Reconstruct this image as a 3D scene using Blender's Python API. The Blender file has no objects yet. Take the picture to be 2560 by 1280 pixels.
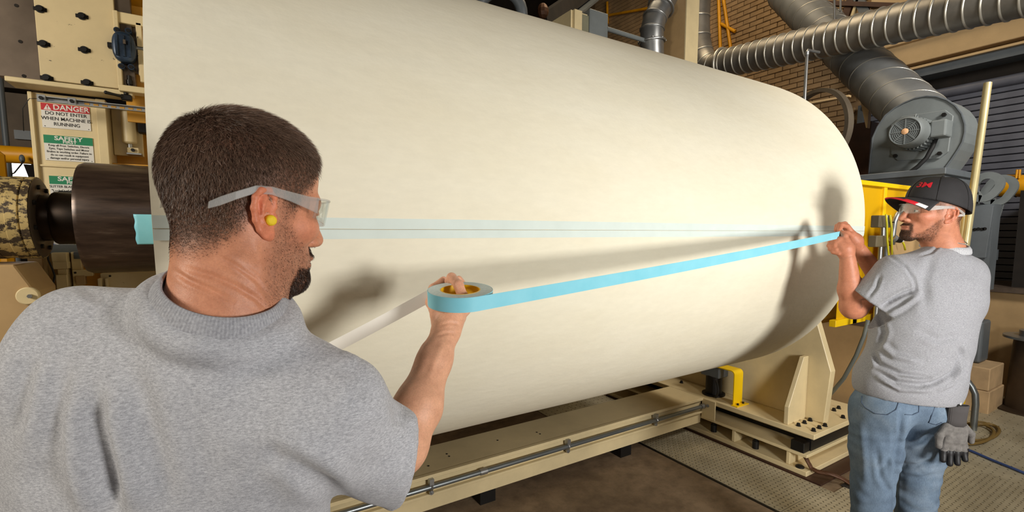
import bpy, bmesh, math, random
import numpy as np
from mathutils import Matrix, Vector
random.seed(7); RNG = np.random.default_rng(7)
SC = bpy.context.scene
COL = SC.collection
V3 = lambda *a: np.array(a, float)

# ---------------------------------------------------------------- camera
FPX, PCX, PCY = 1184.48, 1280.0, 691.44          # focal length and principal point for a 2560 x 1280 frame
YAW, PIT = math.radians(58.4287), math.radians(5.2897)
CAM = V3(0, 0, 1.56)
CF = V3(math.cos(YAW)*math.cos(PIT), math.sin(YAW)*math.cos(PIT), -math.sin(PIT))
CR = V3(math.sin(YAW), -math.cos(YAW), 0)
CU = np.cross(CR, CF)
cd = bpy.data.cameras.new('camera'); cam = bpy.data.objects.new('camera', cd); COL.objects.link(cam)
cd.sensor_fit = 'HORIZONTAL'; cd.sensor_width = 36; cd.lens = FPX/2560*36
cd.shift_y = (PCY-640)/2560; cd.clip_start = .02; cd.clip_end = 100
cam.matrix_world = Matrix(((CR[0], CU[0], -CF[0], CAM[0]), (CR[1], CU[1], -CF[1], CAM[1]), (CR[2], CU[2], -CF[2], CAM[2]), (0, 0, 0, 1)))
SC.camera = cam
# ---------------------------------------------------------------- world, lights, exposure
SC.view_settings.view_transform = 'Standard'; SC.view_settings.look = 'None'
SC.view_settings.gamma = 1; SC.view_settings.exposure = 0.0; SC.view_settings.use_curve_mapping = False
wd = bpy.data.worlds.new('hall_air'); SC.world = wd; wd.use_nodes = True
wd.node_tree.nodes['Background'].inputs[0].default_value = (1.0, .86, .68, 1)
wd.node_tree.nodes['Background'].inputs[1].default_value = .10
def area(name, loc, target, size, power, color=(1, 1, 1), sy=None, spread=180):
    l = bpy.data.lights.new(name, 'AREA'); o = bpy.data.objects.new(name, l); COL.objects.link(o)
    l.shape = 'RECTANGLE' if sy else 'SQUARE'; l.size = size
    if sy: l.size_y = sy
    l.energy = power; l.color = color; l.spread = math.radians(spread)
    o.location = loc
    o.rotation_euler = (Vector(target)-Vector(loc)).to_track_quat('-Z', 'Y').to_euler()
    return o
area('studio_softbox_key', (1.4, -1.8, 1.5), (2.1, 1.2, 1.4), .6, 60, (1, .985, .955), spread=132)
area('fill_front', (-1.1, -1.1, 2.5), (-.1, .9, 1.5), .8, 4, (1, .97, .94))  # weak fill light, added to brighten the foreground man's back
area('studio_softbox_right', (3.6, -1.3, 3.9), (5.0, 2.0, 2.3), .8, 60, (1, .95, .88), spread=100)
area('hall_lamp_high', (4.6, 4.0, 6.6), (5.2, 4.0, 0), 2.2, 100, (1, .80, .54))
area('fill_left', (-2.4, .75, 2.4), (-.4, 2.4, 1.8), .8, 62, (1, .93, .81))  # unseen fill light, added to brighten the core and left machinery

# ---------------------------------------------------------------- helpers
def ray(x, y): return CF+((x-PCX)/FPX)*CR+((PCY-y)/FPX)*CU
def at(x, y, ax, v):
    d = ray(x, y); i = 'XYZ'.index(ax); return CAM+d*(v-CAM[i])/d[i]
def dep(x, y, t): return CAM+ray(x, y)*t
def proj(P):
    P = np.atleast_2d(P)-CAM; d = P@CF
    return np.stack([PCX+FPX*(P@CR)/d, PCY-FPX*(P@CU)/d, d], 1)
def S(r, g, b):
    def l(c):
        c /= 255.; return c/12.92 if c <= .04045 else ((c+.055)/1.055)**2.4
    return (l(r), l(g), l(b), 1)
def unit(v): v = np.asarray(v, float); return v/np.linalg.norm(v)
def frame(d):
    d = unit(d); a = V3(0, 0, 1) if abs(d[2]) < .9 else V3(1, 0, 0)
    u = unit(np.cross(a, d)); return u, np.cross(d, u), d

class MB:
    def __init__(s): s.v = []; s.f = []
    def add(s, v, f):
        o = len(s.v); s.v += [tuple(map(float, p)) for p in v]; s.f += [tuple(o+i for i in q) for q in f]; return s
    def box(s, a, b):
        x0, x1 = sorted((a[0], b[0])); y0, y1 = sorted((a[1], b[1])); z0, z1 = sorted((a[2], b[2]))
        return s.add([(x0,y0,z0),(x1,y0,z0),(x1,y1,z0),(x0,y1,z0),(x0,y0,z1),(x1,y0,z1),(x1,y1,z1),(x0,y1,z1)],
                     [(0,3,2,1),(4,5,6,7),(0,1,5,4),(1,2,6,5),(2,3,7,6),(3,0,4,7)])
    def obox(s, c, h, ax):
        c = np.asarray(c, float); ax = [unit(a) for a in ax]; vs = []
        for z in (-1, 1):
            for x, y in ((-1,-1),(1,-1),(1,1),(-1,1)): vs.append(c+ax[0]*h[0]*x+ax[1]*h[1]*y+ax[2]*h[2]*z)
        return s.add(vs, [(0,3,2,1),(4,5,6,7),(0,1,5,4),(1,2,6,5),(2,3,7,6),(3,0,4,7)])
    def bar(s, a, b, w, h):
        a = np.asarray(a, float); b = np.asarray(b, float); u, v, d = frame(b-a)
        return s.obox((a+b)/2, (w/2, h/2, np.linalg.norm(b-a)/2), (u, v, d))
    def prism(s, poly, ax, a, b):
        i = 'XYZ'.index(ax); n = len(poly); vs = []
        for t in (a, b):
            for p in poly:
                q = list(p); q.insert(i, t); vs.append(q)
        return s.add(vs, [tuple(range(n))[::-1], tuple(range(n, 2*n))]+[(k, (k+1) % n, n+(k+1) % n, n+k) for k in range(n)])
    def cyl(s, a, b, r0, r1=None, n=24, caps=True):
        r1 = r0 if r1 is None else r1
        a = np.asarray(a, float); b = np.asarray(b, float); u, v, d = frame(b-a); vs = []
        for p, r in ((a, r0), (b, r1)):
            for k in range(n):
                t = 2*math.pi*k/n; vs.append(p+r*(u*math.cos(t)+v*math.sin(t)))
        fs = [(k, (k+1) % n, n+(k+1) % n, n+k) for k in range(n)]
        if caps: fs += [tuple(range(n))[::-1], tuple(range(n, 2*n))]
        return s.add(vs, fs)
    def lathe(s, o, d, prof, n=32, closed=False):
        """prof: (distance along d, radius)"""
        o = np.asarray(o, float); u, v, d = frame(d); vs = []; m = len(prof)
        for t, r in prof:
            for k in range(n):
                a = 2*math.pi*k/n; vs.append(o+d*t+r*(u*math.cos(a)+v*math.sin(a)))
        fs = []
        for j in range(m if closed else m-1):
            j2 = (j+1) % m
            for k in range(n): fs.append((j*n+k, j*n+(k+1) % n, j2*n+(k+1) % n, j2*n+k))
        if not closed:
            if prof[0][1] > 1e-6: fs.append(tuple(range(n))[::-1])
            if prof[-1][1] > 1e-6: fs.append(tuple(range((m-1)*n, m*n)))
        return s.add(vs, fs)
    def tube(s, path, r, n=10, caps=True, closed=False):
        P = [np.asarray(p, float) for p in path]; m = len(P); vs = []; u = None
        rr = r if hasattr(r, '__len__') else [r]*m
        for i in range(m):
            if closed: d = P[(i+1) % m]-P[i-1]
            else: d = P[min(i+1, m-1)]-P[max(i-1, 0)]
            d = unit(d)
            if u is None: u = frame(d)[0]
            u = unit(u-d*(u@d)); w = np.cross(d, u)
            for k in range(n):
                t = 2*math.pi*k/n; vs.append(P[i]+rr[i]*(u*math.cos(t)+w*math.sin(t)))
        fs = []
        for i in range(m if closed else m-1):
            j = (i+1) % m
            for k in range(n): fs.append((i*n+k, i*n+(k+1) % n, j*n+(k+1) % n, j*n+k))
        if caps and not closed: fs += [tuple(range(n))[::-1], tuple(range((m-1)*n, m*n))]
        return s.add(vs, fs)
    def ring(s, c, d, R, r, n=40, m=8):
        u, v, d = frame(d); c = np.asarray(c, float)
        return s.tube([c+R*(u*math.cos(2*math.pi*k/n)+v*math.sin(2*math.pi*k/n)) for k in range(n)], r, m, closed=True)
    def ball(s, c, r, n=16, m=10):
        r = r if hasattr(r, '__len__') else (r, r, r); c = np.asarray(c, float)
        vs = [c+V3(0, 0, r[2])]; fs = []
        for j in range(1, m):
            t = math.pi*j/m
            for k in range(n):
                a = 2*math.pi*k/n; vs.append(c+V3(r[0]*math.sin(t)*math.cos(a), r[1]*math.sin(t)*math.sin(a), r[2]*math.cos(t)))
        vs.append(c-V3(0, 0, r[2]))
        for k in range(n): fs.append((0, 1+k, 1+(k+1) % n))
        for j in range(m-2):
            for k in range(n): fs.append((1+j*n+k, 1+(j+1)*n+k, 1+(j+1)*n+(k+1) % n, 1+j*n+(k+1) % n))
        L = len(vs)-1
        for k in range(n): fs.append((L, 1+(m-2)*n+(k+1) % n, 1+(m-2)*n+k))
        return s.add(vs, fs)
    def ribbon(s, A, B, th, nrm):
        """strip between polylines A and B with thickness th along nrm"""
        n = len(A); nr = np.asarray(nrm, float)
        nr = nr if nr.ndim == 2 else np.tile(nr, (n, 1)); vs = []
        for i in range(n):
            a, b = np.asarray(A[i], float), np.asarray(B[i], float)
            vs += [a, b, b+nr[i]*th, a+nr[i]*th]
        fs = [(0, 1, 2, 3), (4*n-1, 4*n-2, 4*n-3, 4*n-4)]
        for i in range(n-1):
            o = 4*i
            for k in range(4): fs.append((o+k, o+4+k, o+4+(k+1) % 4, o+(k+1) % 4))
        return s.add(vs, fs)
    def build(s, name, mat, parent=None, smooth=None, bevel=0, seg=1, fix=True):
        me = bpy.data.meshes.new(name); me.from_pydata(s.v, [], s.f); me.update()
        if fix:
            bm = bmesh.new(); bm.from_mesh(me); bmesh.ops.recalc_face_normals(bm, faces=bm.faces); bm.to_mesh(me); bm.free()
        return link(name, me, mat, parent, smooth, bevel, seg)
def link(name, me, mat, parent=None, smooth=None, bevel=0, seg=1):
    o = bpy.data.objects.new(name, me); COL.objects.link(o)
    if mat is not None: me.materials.append(mat)
    if smooth is not None:
        me.shade_smooth()
        if smooth < 180: me.set_sharp_from_angle(angle=math.radians(smooth))
    if bevel:
        m = o.modifiers.new('bevel', 'BEVEL'); m.width = bevel; m.segments = seg; m.limit_method = 'ANGLE'; m.angle_limit = math.radians(40)
    if parent is not None: adopt(o, parent)
    return o
def wpos(p):
    v = Vector(p.location)
    while p.parent is not None: p = p.parent; v = v+Vector(p.location) if p.type == 'EMPTY' else v
    return v
def adopt(o, parent):
    o.parent = parent; o.matrix_parent_inverse = Matrix.Translation(-wpos(parent)) if parent.type == 'EMPTY' else Matrix.Identity(4)
def tag(o, label=None, cat=None, group=None, kind=None):
    if label: o['label'] = label
    if cat: o['category'] = cat
    if group: o['group'] = group
    if kind: o['kind'] = kind
    return o
def thing(name, loc, label, cat, group=None):
    o = bpy.data.objects.new(name, None); COL.objects.link(o); o.location = tuple(map(float, loc)); o.empty_display_size = .05
    return tag(o, label, cat, group)
def struct(o): o['kind'] = 'structure'; return o

# ---------------------------------------------------------------- materials
class NT:
    def __init__(s, name):
        s.m = bpy.data.materials.new(name); s.m.use_nodes = True; s.t = s.m.node_tree; s.b = s.t.nodes['Principled BSDF']
        s.tc = s.t.nodes.new('ShaderNodeTexCoord')
    def n(s, kind, **kw):
        x = s.t.nodes.new('ShaderNode'+kind)
        for k, v in kw.items():
            if k.startswith('_'): setattr(x, k[1:], v)
            else: x.inputs[k.replace('_', ' ')].default_value = v
        return x
    def l(s, a, b): s.t.links.new(a, b)
    def noise(s, scale, detail=4, rough=.55, vec=None, dist=0):
        x = s.n('TexNoise', Scale=scale, Detail=detail, Roughness=rough, Distortion=dist); s.l(vec or s.tc.outputs['Object'], x.inputs['Vector']); return x.outputs['Fac']
    def mapping(s, scale=(1, 1, 1), rot=(0, 0, 0)):
        x = s.n('Mapping'); x.inputs['Scale'].default_value = scale; x.inputs['Rotation'].default_value = rot
        s.l(s.tc.outputs['Object'], x.inputs['Vector']); return x.outputs['Vector']
    def ramp(s, fac, stops):
        x = s.n('ValToRGB'); e = x.color_ramp.elements
        while len(e) < len(stops): e.new(.5)
        for q, (p, c) in zip(e, stops):
            q.position = p; q.color = c if hasattr(c, '__len__') else (c, c, c, 1)
        s.l(fac, x.inputs['Fac']); return x.outputs['Color']
    def mix(s, fac, a, b, mode='MIX'):
        x = s.n('Mix', _data_type='RGBA', _blend_type=mode)
        for sock, val in ((x.inputs[0], fac), (x.inputs[6], a), (x.inputs[7], b)):
            if hasattr(val, 'is_linked'): s.l(val, sock)
            else: sock.default_value = val
        return x.outputs[2]
    def math(s, op, a, b=0.):
        x = s.n('Math', _operation=op)
        for i, val in enumerate((a, b)):
            if hasattr(val, 'is_linked'): s.l(val, x.inputs[i])
            else: x.inputs[i].default_value = val
        return x.outputs[0]
    def bump(s, h, strength=.2, dist=.01):
        x = s.n('Bump', Strength=strength, Distance=dist); s.l(h, x.inputs['Height']); s.l(x.outputs['Normal'], s.b.inputs['Normal'])
    def base(s, c):
        if hasattr(c, 'is_linked'): s.l(c, s.b.inputs['Base Color'])
        else: s.b.inputs['Base Color'].default_value = c
    def set(s, **kw):
        for k, v in kw.items(): s.b.inputs[k.replace('_', ' ')].default_value = v
        return s
def plain(name, c, rough=.5, metal=0., var=.12, vs=6., bump=0., bs=60., **kw):
    t = NT(name); c = c if len(c) == 4 else (*c, 1)
    d = tuple(x*(1-var) for x in c[:3])+(1,); u = tuple(min(1, x*(1+var)) for x in c[:3])+(1,)
    t.base(t.ramp(t.noise(vs, 5), [(.3, d), (.7, u)])); t.set(Roughness=rough, Metallic=metal, **kw)
    if bump: t.bump(t.noise(bs, 3), bump, .004)
    return t.m
def painted(name, c, chip=(.05, .035, .025, 1), amt=.70, rough=.45, dirt=.25, cs=14.):
    """machine paint with grime and a few dark chips"""
    t = NT(name)
    d = tuple(x*(1-dirt) for x in c[:3])+(1,)
    col = t.mix(t.ramp(t.noise(2.2, 6, .65), [(.35, 0), (.75, 1)]), c, d)
    ch = t.ramp(t.noise(cs, 8, .72), [(amt, 0), (amt+.015, 1)])
    t.base(t.mix(ch, col, chip)); t.set(Roughness=rough); t.bump(t.noise(45, 3), .08, .003)
    return t.m
M = {}
M['cream'] = painted('cream_machine_paint', S(226, 206, 160), amt=.715)
M['cream_spot'] = painted('cream_paint_spotted', S(224, 203, 158), amt=.665, cs=42.)
M['tan'] = painted('tan_wall_paint', S(190, 158, 112), amt=.75, dirt=.3)
M['yellow'] = painted('safety_yellow_paint', S(248, 204, 8), amt=.74, dirt=.15)
M['yellowpipe'] = plain('yellow_pipe_paint', S(226, 158, 18), .4, var=.2)
M['ochre'] = plain('ochre_recess_paint', S(196, 142, 48), .5, var=.3)
M['black'] = plain('black_oxide_steel', S(34, 32, 30), .45, .5, var=.3)
M['rubber'] = plain('black_rubber', S(26, 26, 26), .6)
M['steel'] = plain('galvanised_steel', S(165, 166, 165), .38, .85, var=.18, vs=9)
M['conduit'] = plain('zinc_conduit', S(140, 146, 148), .35, .8, var=.1)
M['duct'] = plain('dusty_duct_steel', S(138, 134, 126), .42, .6, var=.3, vs=3.5)
M['duct_dark'] = plain('dark_spiral_duct_steel', S(120, 122, 122), .5, .25, var=.3, vs=2.5)
M['seam'] = plain('bright_duct_seam', S(190, 186, 174), .35, .7)
M['bluegrey'] = painted('blue_grey_machine_paint', S(120, 126, 126), amt=.76, dirt=.35)
M['bluegrey_d'] = painted('dark_grey_machine_paint', S(100, 106, 110), amt=.78, dirt=.35)
M['slat'] = plain('door_slat_paint', S(104, 106, 116), .5, .2, var=.15)
M['brick'] = plain('painted_brick', S(158, 130, 94), .85, var=.2, vs=5, bump=.4, bs=30)
M['mortar'] = plain('mortar', S(138, 112, 80), .9)
M['darkvoid'] = plain('void_dark', S(30, 24, 18), .9, var=.4)  # near-black colour that paints in the shade of holes, gaps and dark depths
M['brown'] = plain('brown_floor_frame', S(70, 46, 34), .5, .2, var=.3)
M['wood'] = plain('raw_wood', S(190, 160, 120), .8, var=.2)
M['white'] = plain('white_print', S(225, 222, 214), .5, var=.05)
M['red'] = plain('red_print', S(190, 28, 36), .5, var=.04)
M['green'] = plain('green_print', S(12, 128, 84), .5, var=.04)
M['ink'] = plain('black_print', S(40, 38, 38), .6)
M['blueink'] = plain('blue_print', S(30, 84, 190), .6)
M['gold'] = plain('yellow_zinc_pole', S(208, 194, 146), .35, .5, var=.12)
# ================================================================ the hall
def floor_mat():
    t = NT('worn_concrete')
    a = t.ramp(t.noise(1.3, 7, .6), [(.3, S(112, 92, 70)), (.55, S(138, 116, 90)), (.8, S(158, 136, 108))])
    st = t.ramp(t.noise(9, 6, .7), [(.35, S(96, 78, 58)), (.62, S(255, 255, 255))])
    t.base(t.mix(.45, a, st, 'MULTIPLY')); t.set(Roughness=.62); t.bump(t.noise(60, 4), .12, .003); return t.m
M['concrete'] = floor_mat()
fl = struct(MB().box((-6, -5, -.12), (7.4, 12, 0)).build('floor', M['concrete']))
fl['label'] = 'worn brown concrete floor of the hall'
def plate_mat():
    t = NT('tread_plate_steel')
    c = t.ramp(t.noise(3, 6, .65), [(.3, S(164, 153, 126)), (.7, S(206, 196, 168))])
    t.base(c); t.set(Roughness=.5, Metallic=.35); t.bump(t.noise(80, 3), .08, .002); return t.m
M['tread'] = plate_mat()
M['treadbar'] = plain('tread_bar_steel', S(104, 94, 74), .45, .3, var=.2)
def tread_plate(x0, x1, y0, y1, pitch=.028, hole=None):
    pl = MB().box((x0, y0, -.004), (x1, y1, .006)).build('floor_plate', M['tread'], fl)
    m = MB(); k = 0
    nx = int((x1-x0)/pitch); ny = int((y1-y0)/pitch); L, W, H = .0098, .0042, .0024
    for i in range(nx):
        for j in range(ny):
            cx_ = x0+(i+.5)*(x1-x0)/nx; cy_ = y0+(j+.5)*(y1-y0)/ny
            a = math.radians(45 if (i+j) % 2 else -45); u = V3(math.cos(a), math.sin(a), 0)*L; v = V3(-math.sin(a), math.cos(a), 0)*W
            c = V3(cx_, cy_, .0058); up = V3(0, 0, H)
            m.add([c-u, c-v, c+u, c+v, c-u*.5+up, c-v*.45+up, c+u*.5+up, c+v*.45+up], [(4,5,6,7),(0,1,5,4),(1,2,6,5),(2,3,7,6),(3,0,4,7)])
    o = m.build('tread_pattern', M['treadbar'], pl, fix=False); o['kind'] = 'stuff'
    return pl
G = .004
tread_plate(2.60, 3.07, .95, 1.36-G); tread_plate(2.60, 3.07, 1.36, 2.16-G); tread_plate(2.60, 3.07, 2.16, 2.75)
tread_plate(2.30, 2.60-G, 3.0, 4.2, .05); tread_plate(2.60, 3.07, 2.75+G, 4.2, .05)
tread_plate(3.07+G, 4.15, .35, 1.30); tread_plate(4.15+G, 5.3, .35, 1.45, .042); tread_plate(5.3+G, 6.5, .2, 1.6, .06)
MB().box((2.58, .9, -.002), (2.597, 4.2, .004)).build('plate_trim', M['black'], fl)
MB().box((3.19, 1.255, .0065), (3.31, 1.32, .0075)).build('cable_slot', M['darkvoid'], fl)

wr = struct(MB().box((7.3, -5, 0), (7.55, 12, 8)).build('wall_right', M['mortar'])); wr['label'] = 'far brick wall with the rolling door'
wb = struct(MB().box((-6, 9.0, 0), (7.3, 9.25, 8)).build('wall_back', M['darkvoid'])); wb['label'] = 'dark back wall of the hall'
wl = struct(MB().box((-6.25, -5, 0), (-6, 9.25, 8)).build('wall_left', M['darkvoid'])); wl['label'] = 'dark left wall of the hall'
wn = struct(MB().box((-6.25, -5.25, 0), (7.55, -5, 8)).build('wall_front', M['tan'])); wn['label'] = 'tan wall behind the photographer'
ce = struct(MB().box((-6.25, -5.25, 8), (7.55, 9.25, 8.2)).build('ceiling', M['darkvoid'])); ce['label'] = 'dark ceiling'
# painted bricks of the far wall: the ones that show singly, the rest in one mesh
BW, BH, J = .215, .066, .008
bme = None; rest = MB(); cand = []
for r in range(int(2.0/(BH+J)), int(7.4/(BH+J))):
    for c in range(int(2.3/(BW+J)), int(8.6/(BW+J))):
        y = (c+.5*(r % 2))*(BW+J); z = r*(BH+J)
        p = proj([7.3, y, z])[0]
        if y < 3.15 and z < 3.9: continue
        vis = 1500 < p[0] < 2300 and -40 < p[1] < 360
        cand.append((0 if vis and y < 6.4 else 1, -p[0], y, z))
cand.sort(); nb = 0
bm0 = MB().box((-.02, -BW/2, -BH/2), (.02, BW/2, BH/2))
for pri, _, y, z in cand:
    if pri == 0 and nb < 300:
        if nb == 0:
            ob = bm0.build('brick', M['brick'], wr, bevel=.006); bme = ob
        else:
            ob = bme.copy(); COL.objects.link(ob)
        ob.location = (7.288-random.random()*.008, y, z); nb += 1
    else: rest.box((7.27, y-BW/2, z-BH/2), (7.31, y+BW/2, z+BH/2))
tag(rest.build('brick_courses', M['brick'], wr), kind='stuff')

# ---------------------------------------------------------------- rolling door and its lintel
d1 = bpy.data.objects.new('door_1', None); COL.objects.link(d1); d1.location = (7.2, 1.2, 0); struct(d1); d1['label'] = 'grey slatted rolling door behind the blower'
sl = None
for k in range(42):
    z = .04+k*.0735
    if sl is None:
        sl = MB().prism([(7.20, 0), (7.185, .006), (7.183, .062), (7.20, .0685), (7.215, .062), (7.215, .006)], 'Y', -.6, 2.98).build('slat', M['slat'], d1)
        so = sl
    else:
        so = sl.copy(); COL.objects.link(so)
    so.location.z = z
MB().cyl((7.17, -.6, 3.16), (7.17, 2.98, 3.16), .055, n=20).build('door_roller', M['slat'], d1, smooth=40)
for y in (2.98, -.66):
    MB().box((7.14, y, 0), (7.26, y+.06, 3.2)).build('door_track', M['bluegrey_d'], d1)
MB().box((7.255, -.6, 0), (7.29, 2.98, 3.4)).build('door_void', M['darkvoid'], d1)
M['lintel'] = painted('tan_lintel_paint', S(206, 176, 130), chip=(.12, .05, .02, 1), amt=.70, dirt=.25, cs=9)
tr = struct(MB().box((6.96, -1.6, 3.52), (7.26, 2.95, 3.78)).box((6.90, -1.6, 3.76), (7.26, 2.95, 3.80)).build('trim_1', M['lintel'], bevel=.006)); tr['label'] = 'rusty tan steel lintel beam over the rolling door'
tr2 = struct(MB().box((6.98, -1.6, 3.80), (7.26, 2.9, 4.55)).build('trim_2', M['lintel'])); tr2['label'] = 'tan boxed panel above the lintel under the ducts'
tr3 = struct(MB().box((7.0, -1.6, 3.36), (7.26, 2.95, 3.47)).build('trim_3', M['bluegrey_d'])); tr3['label'] = 'dark hood strip under the lintel'
tr4 = struct(MB().box((6.95, -1.6, 3.45), (7.26, 2.95, 3.475)).build('trim_4', M['lintel'])); tr4['label'] = 'narrow rusty angle iron under the lintel'

# ================================================================ the paper roll
RD, RZ, RR, RX0, RX1 = 2.13, 1.6076, .9439, -.1143, 2.9506
def paper_mat():
    t = NT('uncoated_paper')
    m = t.mapping((.8, 2.2, 2.2))
    c = t.ramp(t.noise(2.0, 6, .6, m), [(.25, S(236, 227, 201)), (.75, S(243, 236, 214))])
    f = t.ramp(t.noise(55, 4, .6, t.mapping((.35, 1, 1))), [(.3, .955), (.7, 1.0)])
    t.base(t.mix(1., c, f, 'MULTIPLY')); t.set(Roughness=.8); t.b.inputs['Specular IOR Level'].default_value = .25
    h = t.math('ADD', t.noise(6.5, 4, .6, t.mapping((1.0, 1.8, 1.8))), t.math('MULTIPLY', t.noise(48, 3, .6), .12))
    t.bump(h, .13, .02); return t.m
M['paper'] = paper_mat()
def roll_mesh():
    n, m = 320, 60; mb = MB(); xs = np.linspace(RX0, RX1, m)
    rows = []
    for i, x in enumerate(xs):
        u = (x-RX0)/(RX1-RX0); e = min(u, 1-u)*(RX1-RX0)
        r = RR+.0022*math.sin(math.pi*u)-.0025*max(0, 1-e/.02)
        a = np.linspace(0, 2*np.pi, n, endpoint=False)
        rr = r+.0006*np.sin(7*x+3*a)*np.sin(5*a+2.2*x)
        rows.append(np.stack([np.full(n, x), RD+rr*np.cos(a), RZ+rr*np.sin(a)], 1))
    vs = np.concatenate(rows)
    fs = [(i*n+k, i*n+(k+1) % n, (i+1)*n+(k+1) % n, (i+1)*n+k) for i in range(m-1) for k in range(n)]
    mb.v = [tuple(p) for p in vs]; mb.f = fs
    # end faces as rings from rim to core
    for end, x0 in ((0, RX0), (m-1, RX1)):
        o = end*n; sgn = -1 if end == 0 else 1; prev = [o+k for k in range(n)]
        for q, r in enumerate((.93, .80, .6, .4, .19)):
            base = len(mb.v); a = np.linspace(0, 2*np.pi, n, endpoint=False)
            for t_ in a: mb.v.append((x0+sgn*(.002 if q % 2 else 0), RD+r*math.cos(t_), RZ+r*math.sin(t_)))
            mb.f += [(prev[k], prev[(k+1) % n], base+(k+1) % n, base+k) for k in range(n)]; prev = [base+k for k in range(n)]
    return mb
proll = thing('paper_roll', (1.42, RD, RZ-RR), 'huge cream paper roll on a dark steel core, filling the frame', 'paper roll')
paper = roll_mesh().build('paper', M['paper'], proll, smooth=50)
def core_mat():
    t = NT('dark_worn_steel')
    w = t.noise(30, 5, .65, t.mapping((.18, 1.2, 1.2)))
    c = t.ramp(w, [(.3, S(44, 33, 27)), (.62, S(80, 64, 54)), (.8, S(124, 108, 94))])
    t.base(c); t.set(Roughness=.30, Metallic=.45); t.bump(w, .08, .002); return t.m
M['core'] = core_mat()
M['coreband'] = plain('bare_steel_band', S(120, 112, 96), .3, .85, var=.45, vs=40)
cz = RZ
MB().lathe((RX0+.02, RD, cz), (-1, 0, 0), [(0, .186), (.275, .186), (.288, .180), (.290, .165), (.290, .09)], 64).build('core_tube', M['core'], proll, smooth=40)
M['shaft'] = plain('oiled_steel_shaft', S(48, 36, 26), .38, .7, var=.4, vs=12)
MB().lathe((-.372, RD, cz), (-1, 0, 0), [(0, .086), (.082, .086), (.088, .082), (.09, .074), (.118, .074)], 48).build('core_shaft', M['shaft'], proll, smooth=40)
MB().lathe((RX1-.02, RD, cz), (1, 0, 0), [(0, .186), (.2, .186), (.21, .09), (.30, .09)], 48).build('core_tube', M['core'], proll, smooth=40)
# chuck that carries the core, paint worn to the metal
def worn_mat():
    t = NT('worn_cream_on_steel')
    w = t.ramp(t.noise(34, 7, .75, t.mapping((.8, 1, 1))), [(.49, 0), (.53, 1)])
    t.base(t.mix(w, S(196, 172, 116), S(70, 58, 46))); t.set(Roughness=.5, Metallic=.2); return t.m
M['worn'] = worn_mat()
chuck = thing('core_chuck', (-.7, RD, cz-.135), 'round core chuck with worn cream paint and bolted dark flange face', 'chuck')
MB().lathe((-.4935, RD, cz), (-1, 0, 0), [(0, .128), (.0, .131), (.018, .131), (.021, .126), (.024, .131), (.05, .131), (.052, .128), (.085, .128)], 56).build('chuck_ring', M['worn'], chuck, smooth=40)
MB().lathe((-.5785, RD, cz), (-1, 0, 0), [(0, .130), (.2, .130), (.21, .12), (.5, .12)], 56).build('chuck_body', M['core'], chuck, smooth=40)
MB().lathe((-.4925, RD, cz), (-1, 0, 0), [(0, .07), (-.004, .075), (-.004, .122), (0, .128)], 56).build('flange_face', plain('dull_steel_face', S(96, 84, 72), .45, .6), chuck, smooth=40)
bo = None
for k in range(8):
    a = 2*math.pi*(k+.4)/8
    if bo is None: bo = MB().cyl((-.004, 0, 0), (.006, 0, 0), .0075, n=10).build('flange_screw', M['black'], chuck); o = bo
    else: o = bo.copy(); COL.objects.link(o)
    o.location = (-.4875, RD+.102*math.cos(a), cz+.102*math.sin(a))

# pale splice tape lying along the roll, with the bright blue tab wrapped on the core
def on_roll(x, z, off):
    r = RR+.0022*math.sin(math.pi*(x-RX0)/(RX1-RX0))+off; dz = z-RZ
    return V3(x, RD-math.sqrt(max(r*r-dz*dz, 0)), z)
def tape_mat(name, c1, c2, rough=.45):
    t = NT(name); t.base(t.ramp(t.noise(14, 5, .6), [(.3, c1), (.7, c2)])); t.set(Roughness=rough); t.bump(t.noise(90, 3), .06, .002); return t.m
M['palepaper'] = tape_mat('paper_over_blue_tape', S(214, 224, 216), S(220, 230, 222), .75)
M['blue'] = tape_mat('blue_splicing_tape', S(132, 208, 224), S(146, 216, 231), .4)
st = thing('splice_tape', (1.42, 1.18, 1.54), 'long pale blue splice tape strip running along the whole paper roll', 'tape')
zs = [1.5445, 1.556, 1.5675]; zs2 = [1.569, 1.582, 1.595]
xs = np.linspace(RX0+.001, RX1-.001, 90)
for nm, zz in (('lower_tape', zs), ('upper_tape', zs2)):
    mb = MB(); K = len(zz)
    for x in xs:
        for z in zz:
            zj = z+(.0006*math.sin(31*x)+.0004*math.sin(83*x) if z in (zs[-1], zs2[0]) else .0008*math.sin(2.1*x))
            mb.v.append(tuple(on_roll(x, zj, .0006)))
    mb.f = [(i*K+j, (i+1)*K+j, (i+1)*K+j+1, i*K+j+1) for i in range(len(xs)-1) for j in range(K-1)]
    o = mb.build(nm, M['palepaper'], st); mo = o.modifiers.new('thick', 'SOLIDIFY'); mo.thickness = .0004; mo.offset = 1
mb = MB(); A = []; B = []
for x in xs: A.append(on_roll(x, 1.5678, .0009)); B.append(on_roll(x, 1.5688, .0009))
mb.ribbon(A, B, .0004, (0, -1, 0)).build('splice_cut', plain('paper_cut_edge', S(150, 140, 112), .8), st)
mb = MB(); n = 24; K = 14
zl = np.linspace(-.0855, .0115, n)
for i, x in enumerate(np.linspace(-.232, RX0+.004, K)):
    for z in zl:
        xj = x-(.004*math.sin(160*z)*.35 if i == 0 else 0)
        mb.v.append((xj, RD-math.sqrt(.1875**2-z*z)-.0005, cz+z))
mb.f = [(i*n+j, (i+1)*n+j, (i+1)*n+j+1, i*n+j+1) for i in range(K-1) for j in range(n-1)]
o = mb.build('tape_tab', M['blue'], st, smooth=180); mo = o.modifiers.new('thick', 'SOLIDIFY'); mo.thickness = .0008

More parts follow.
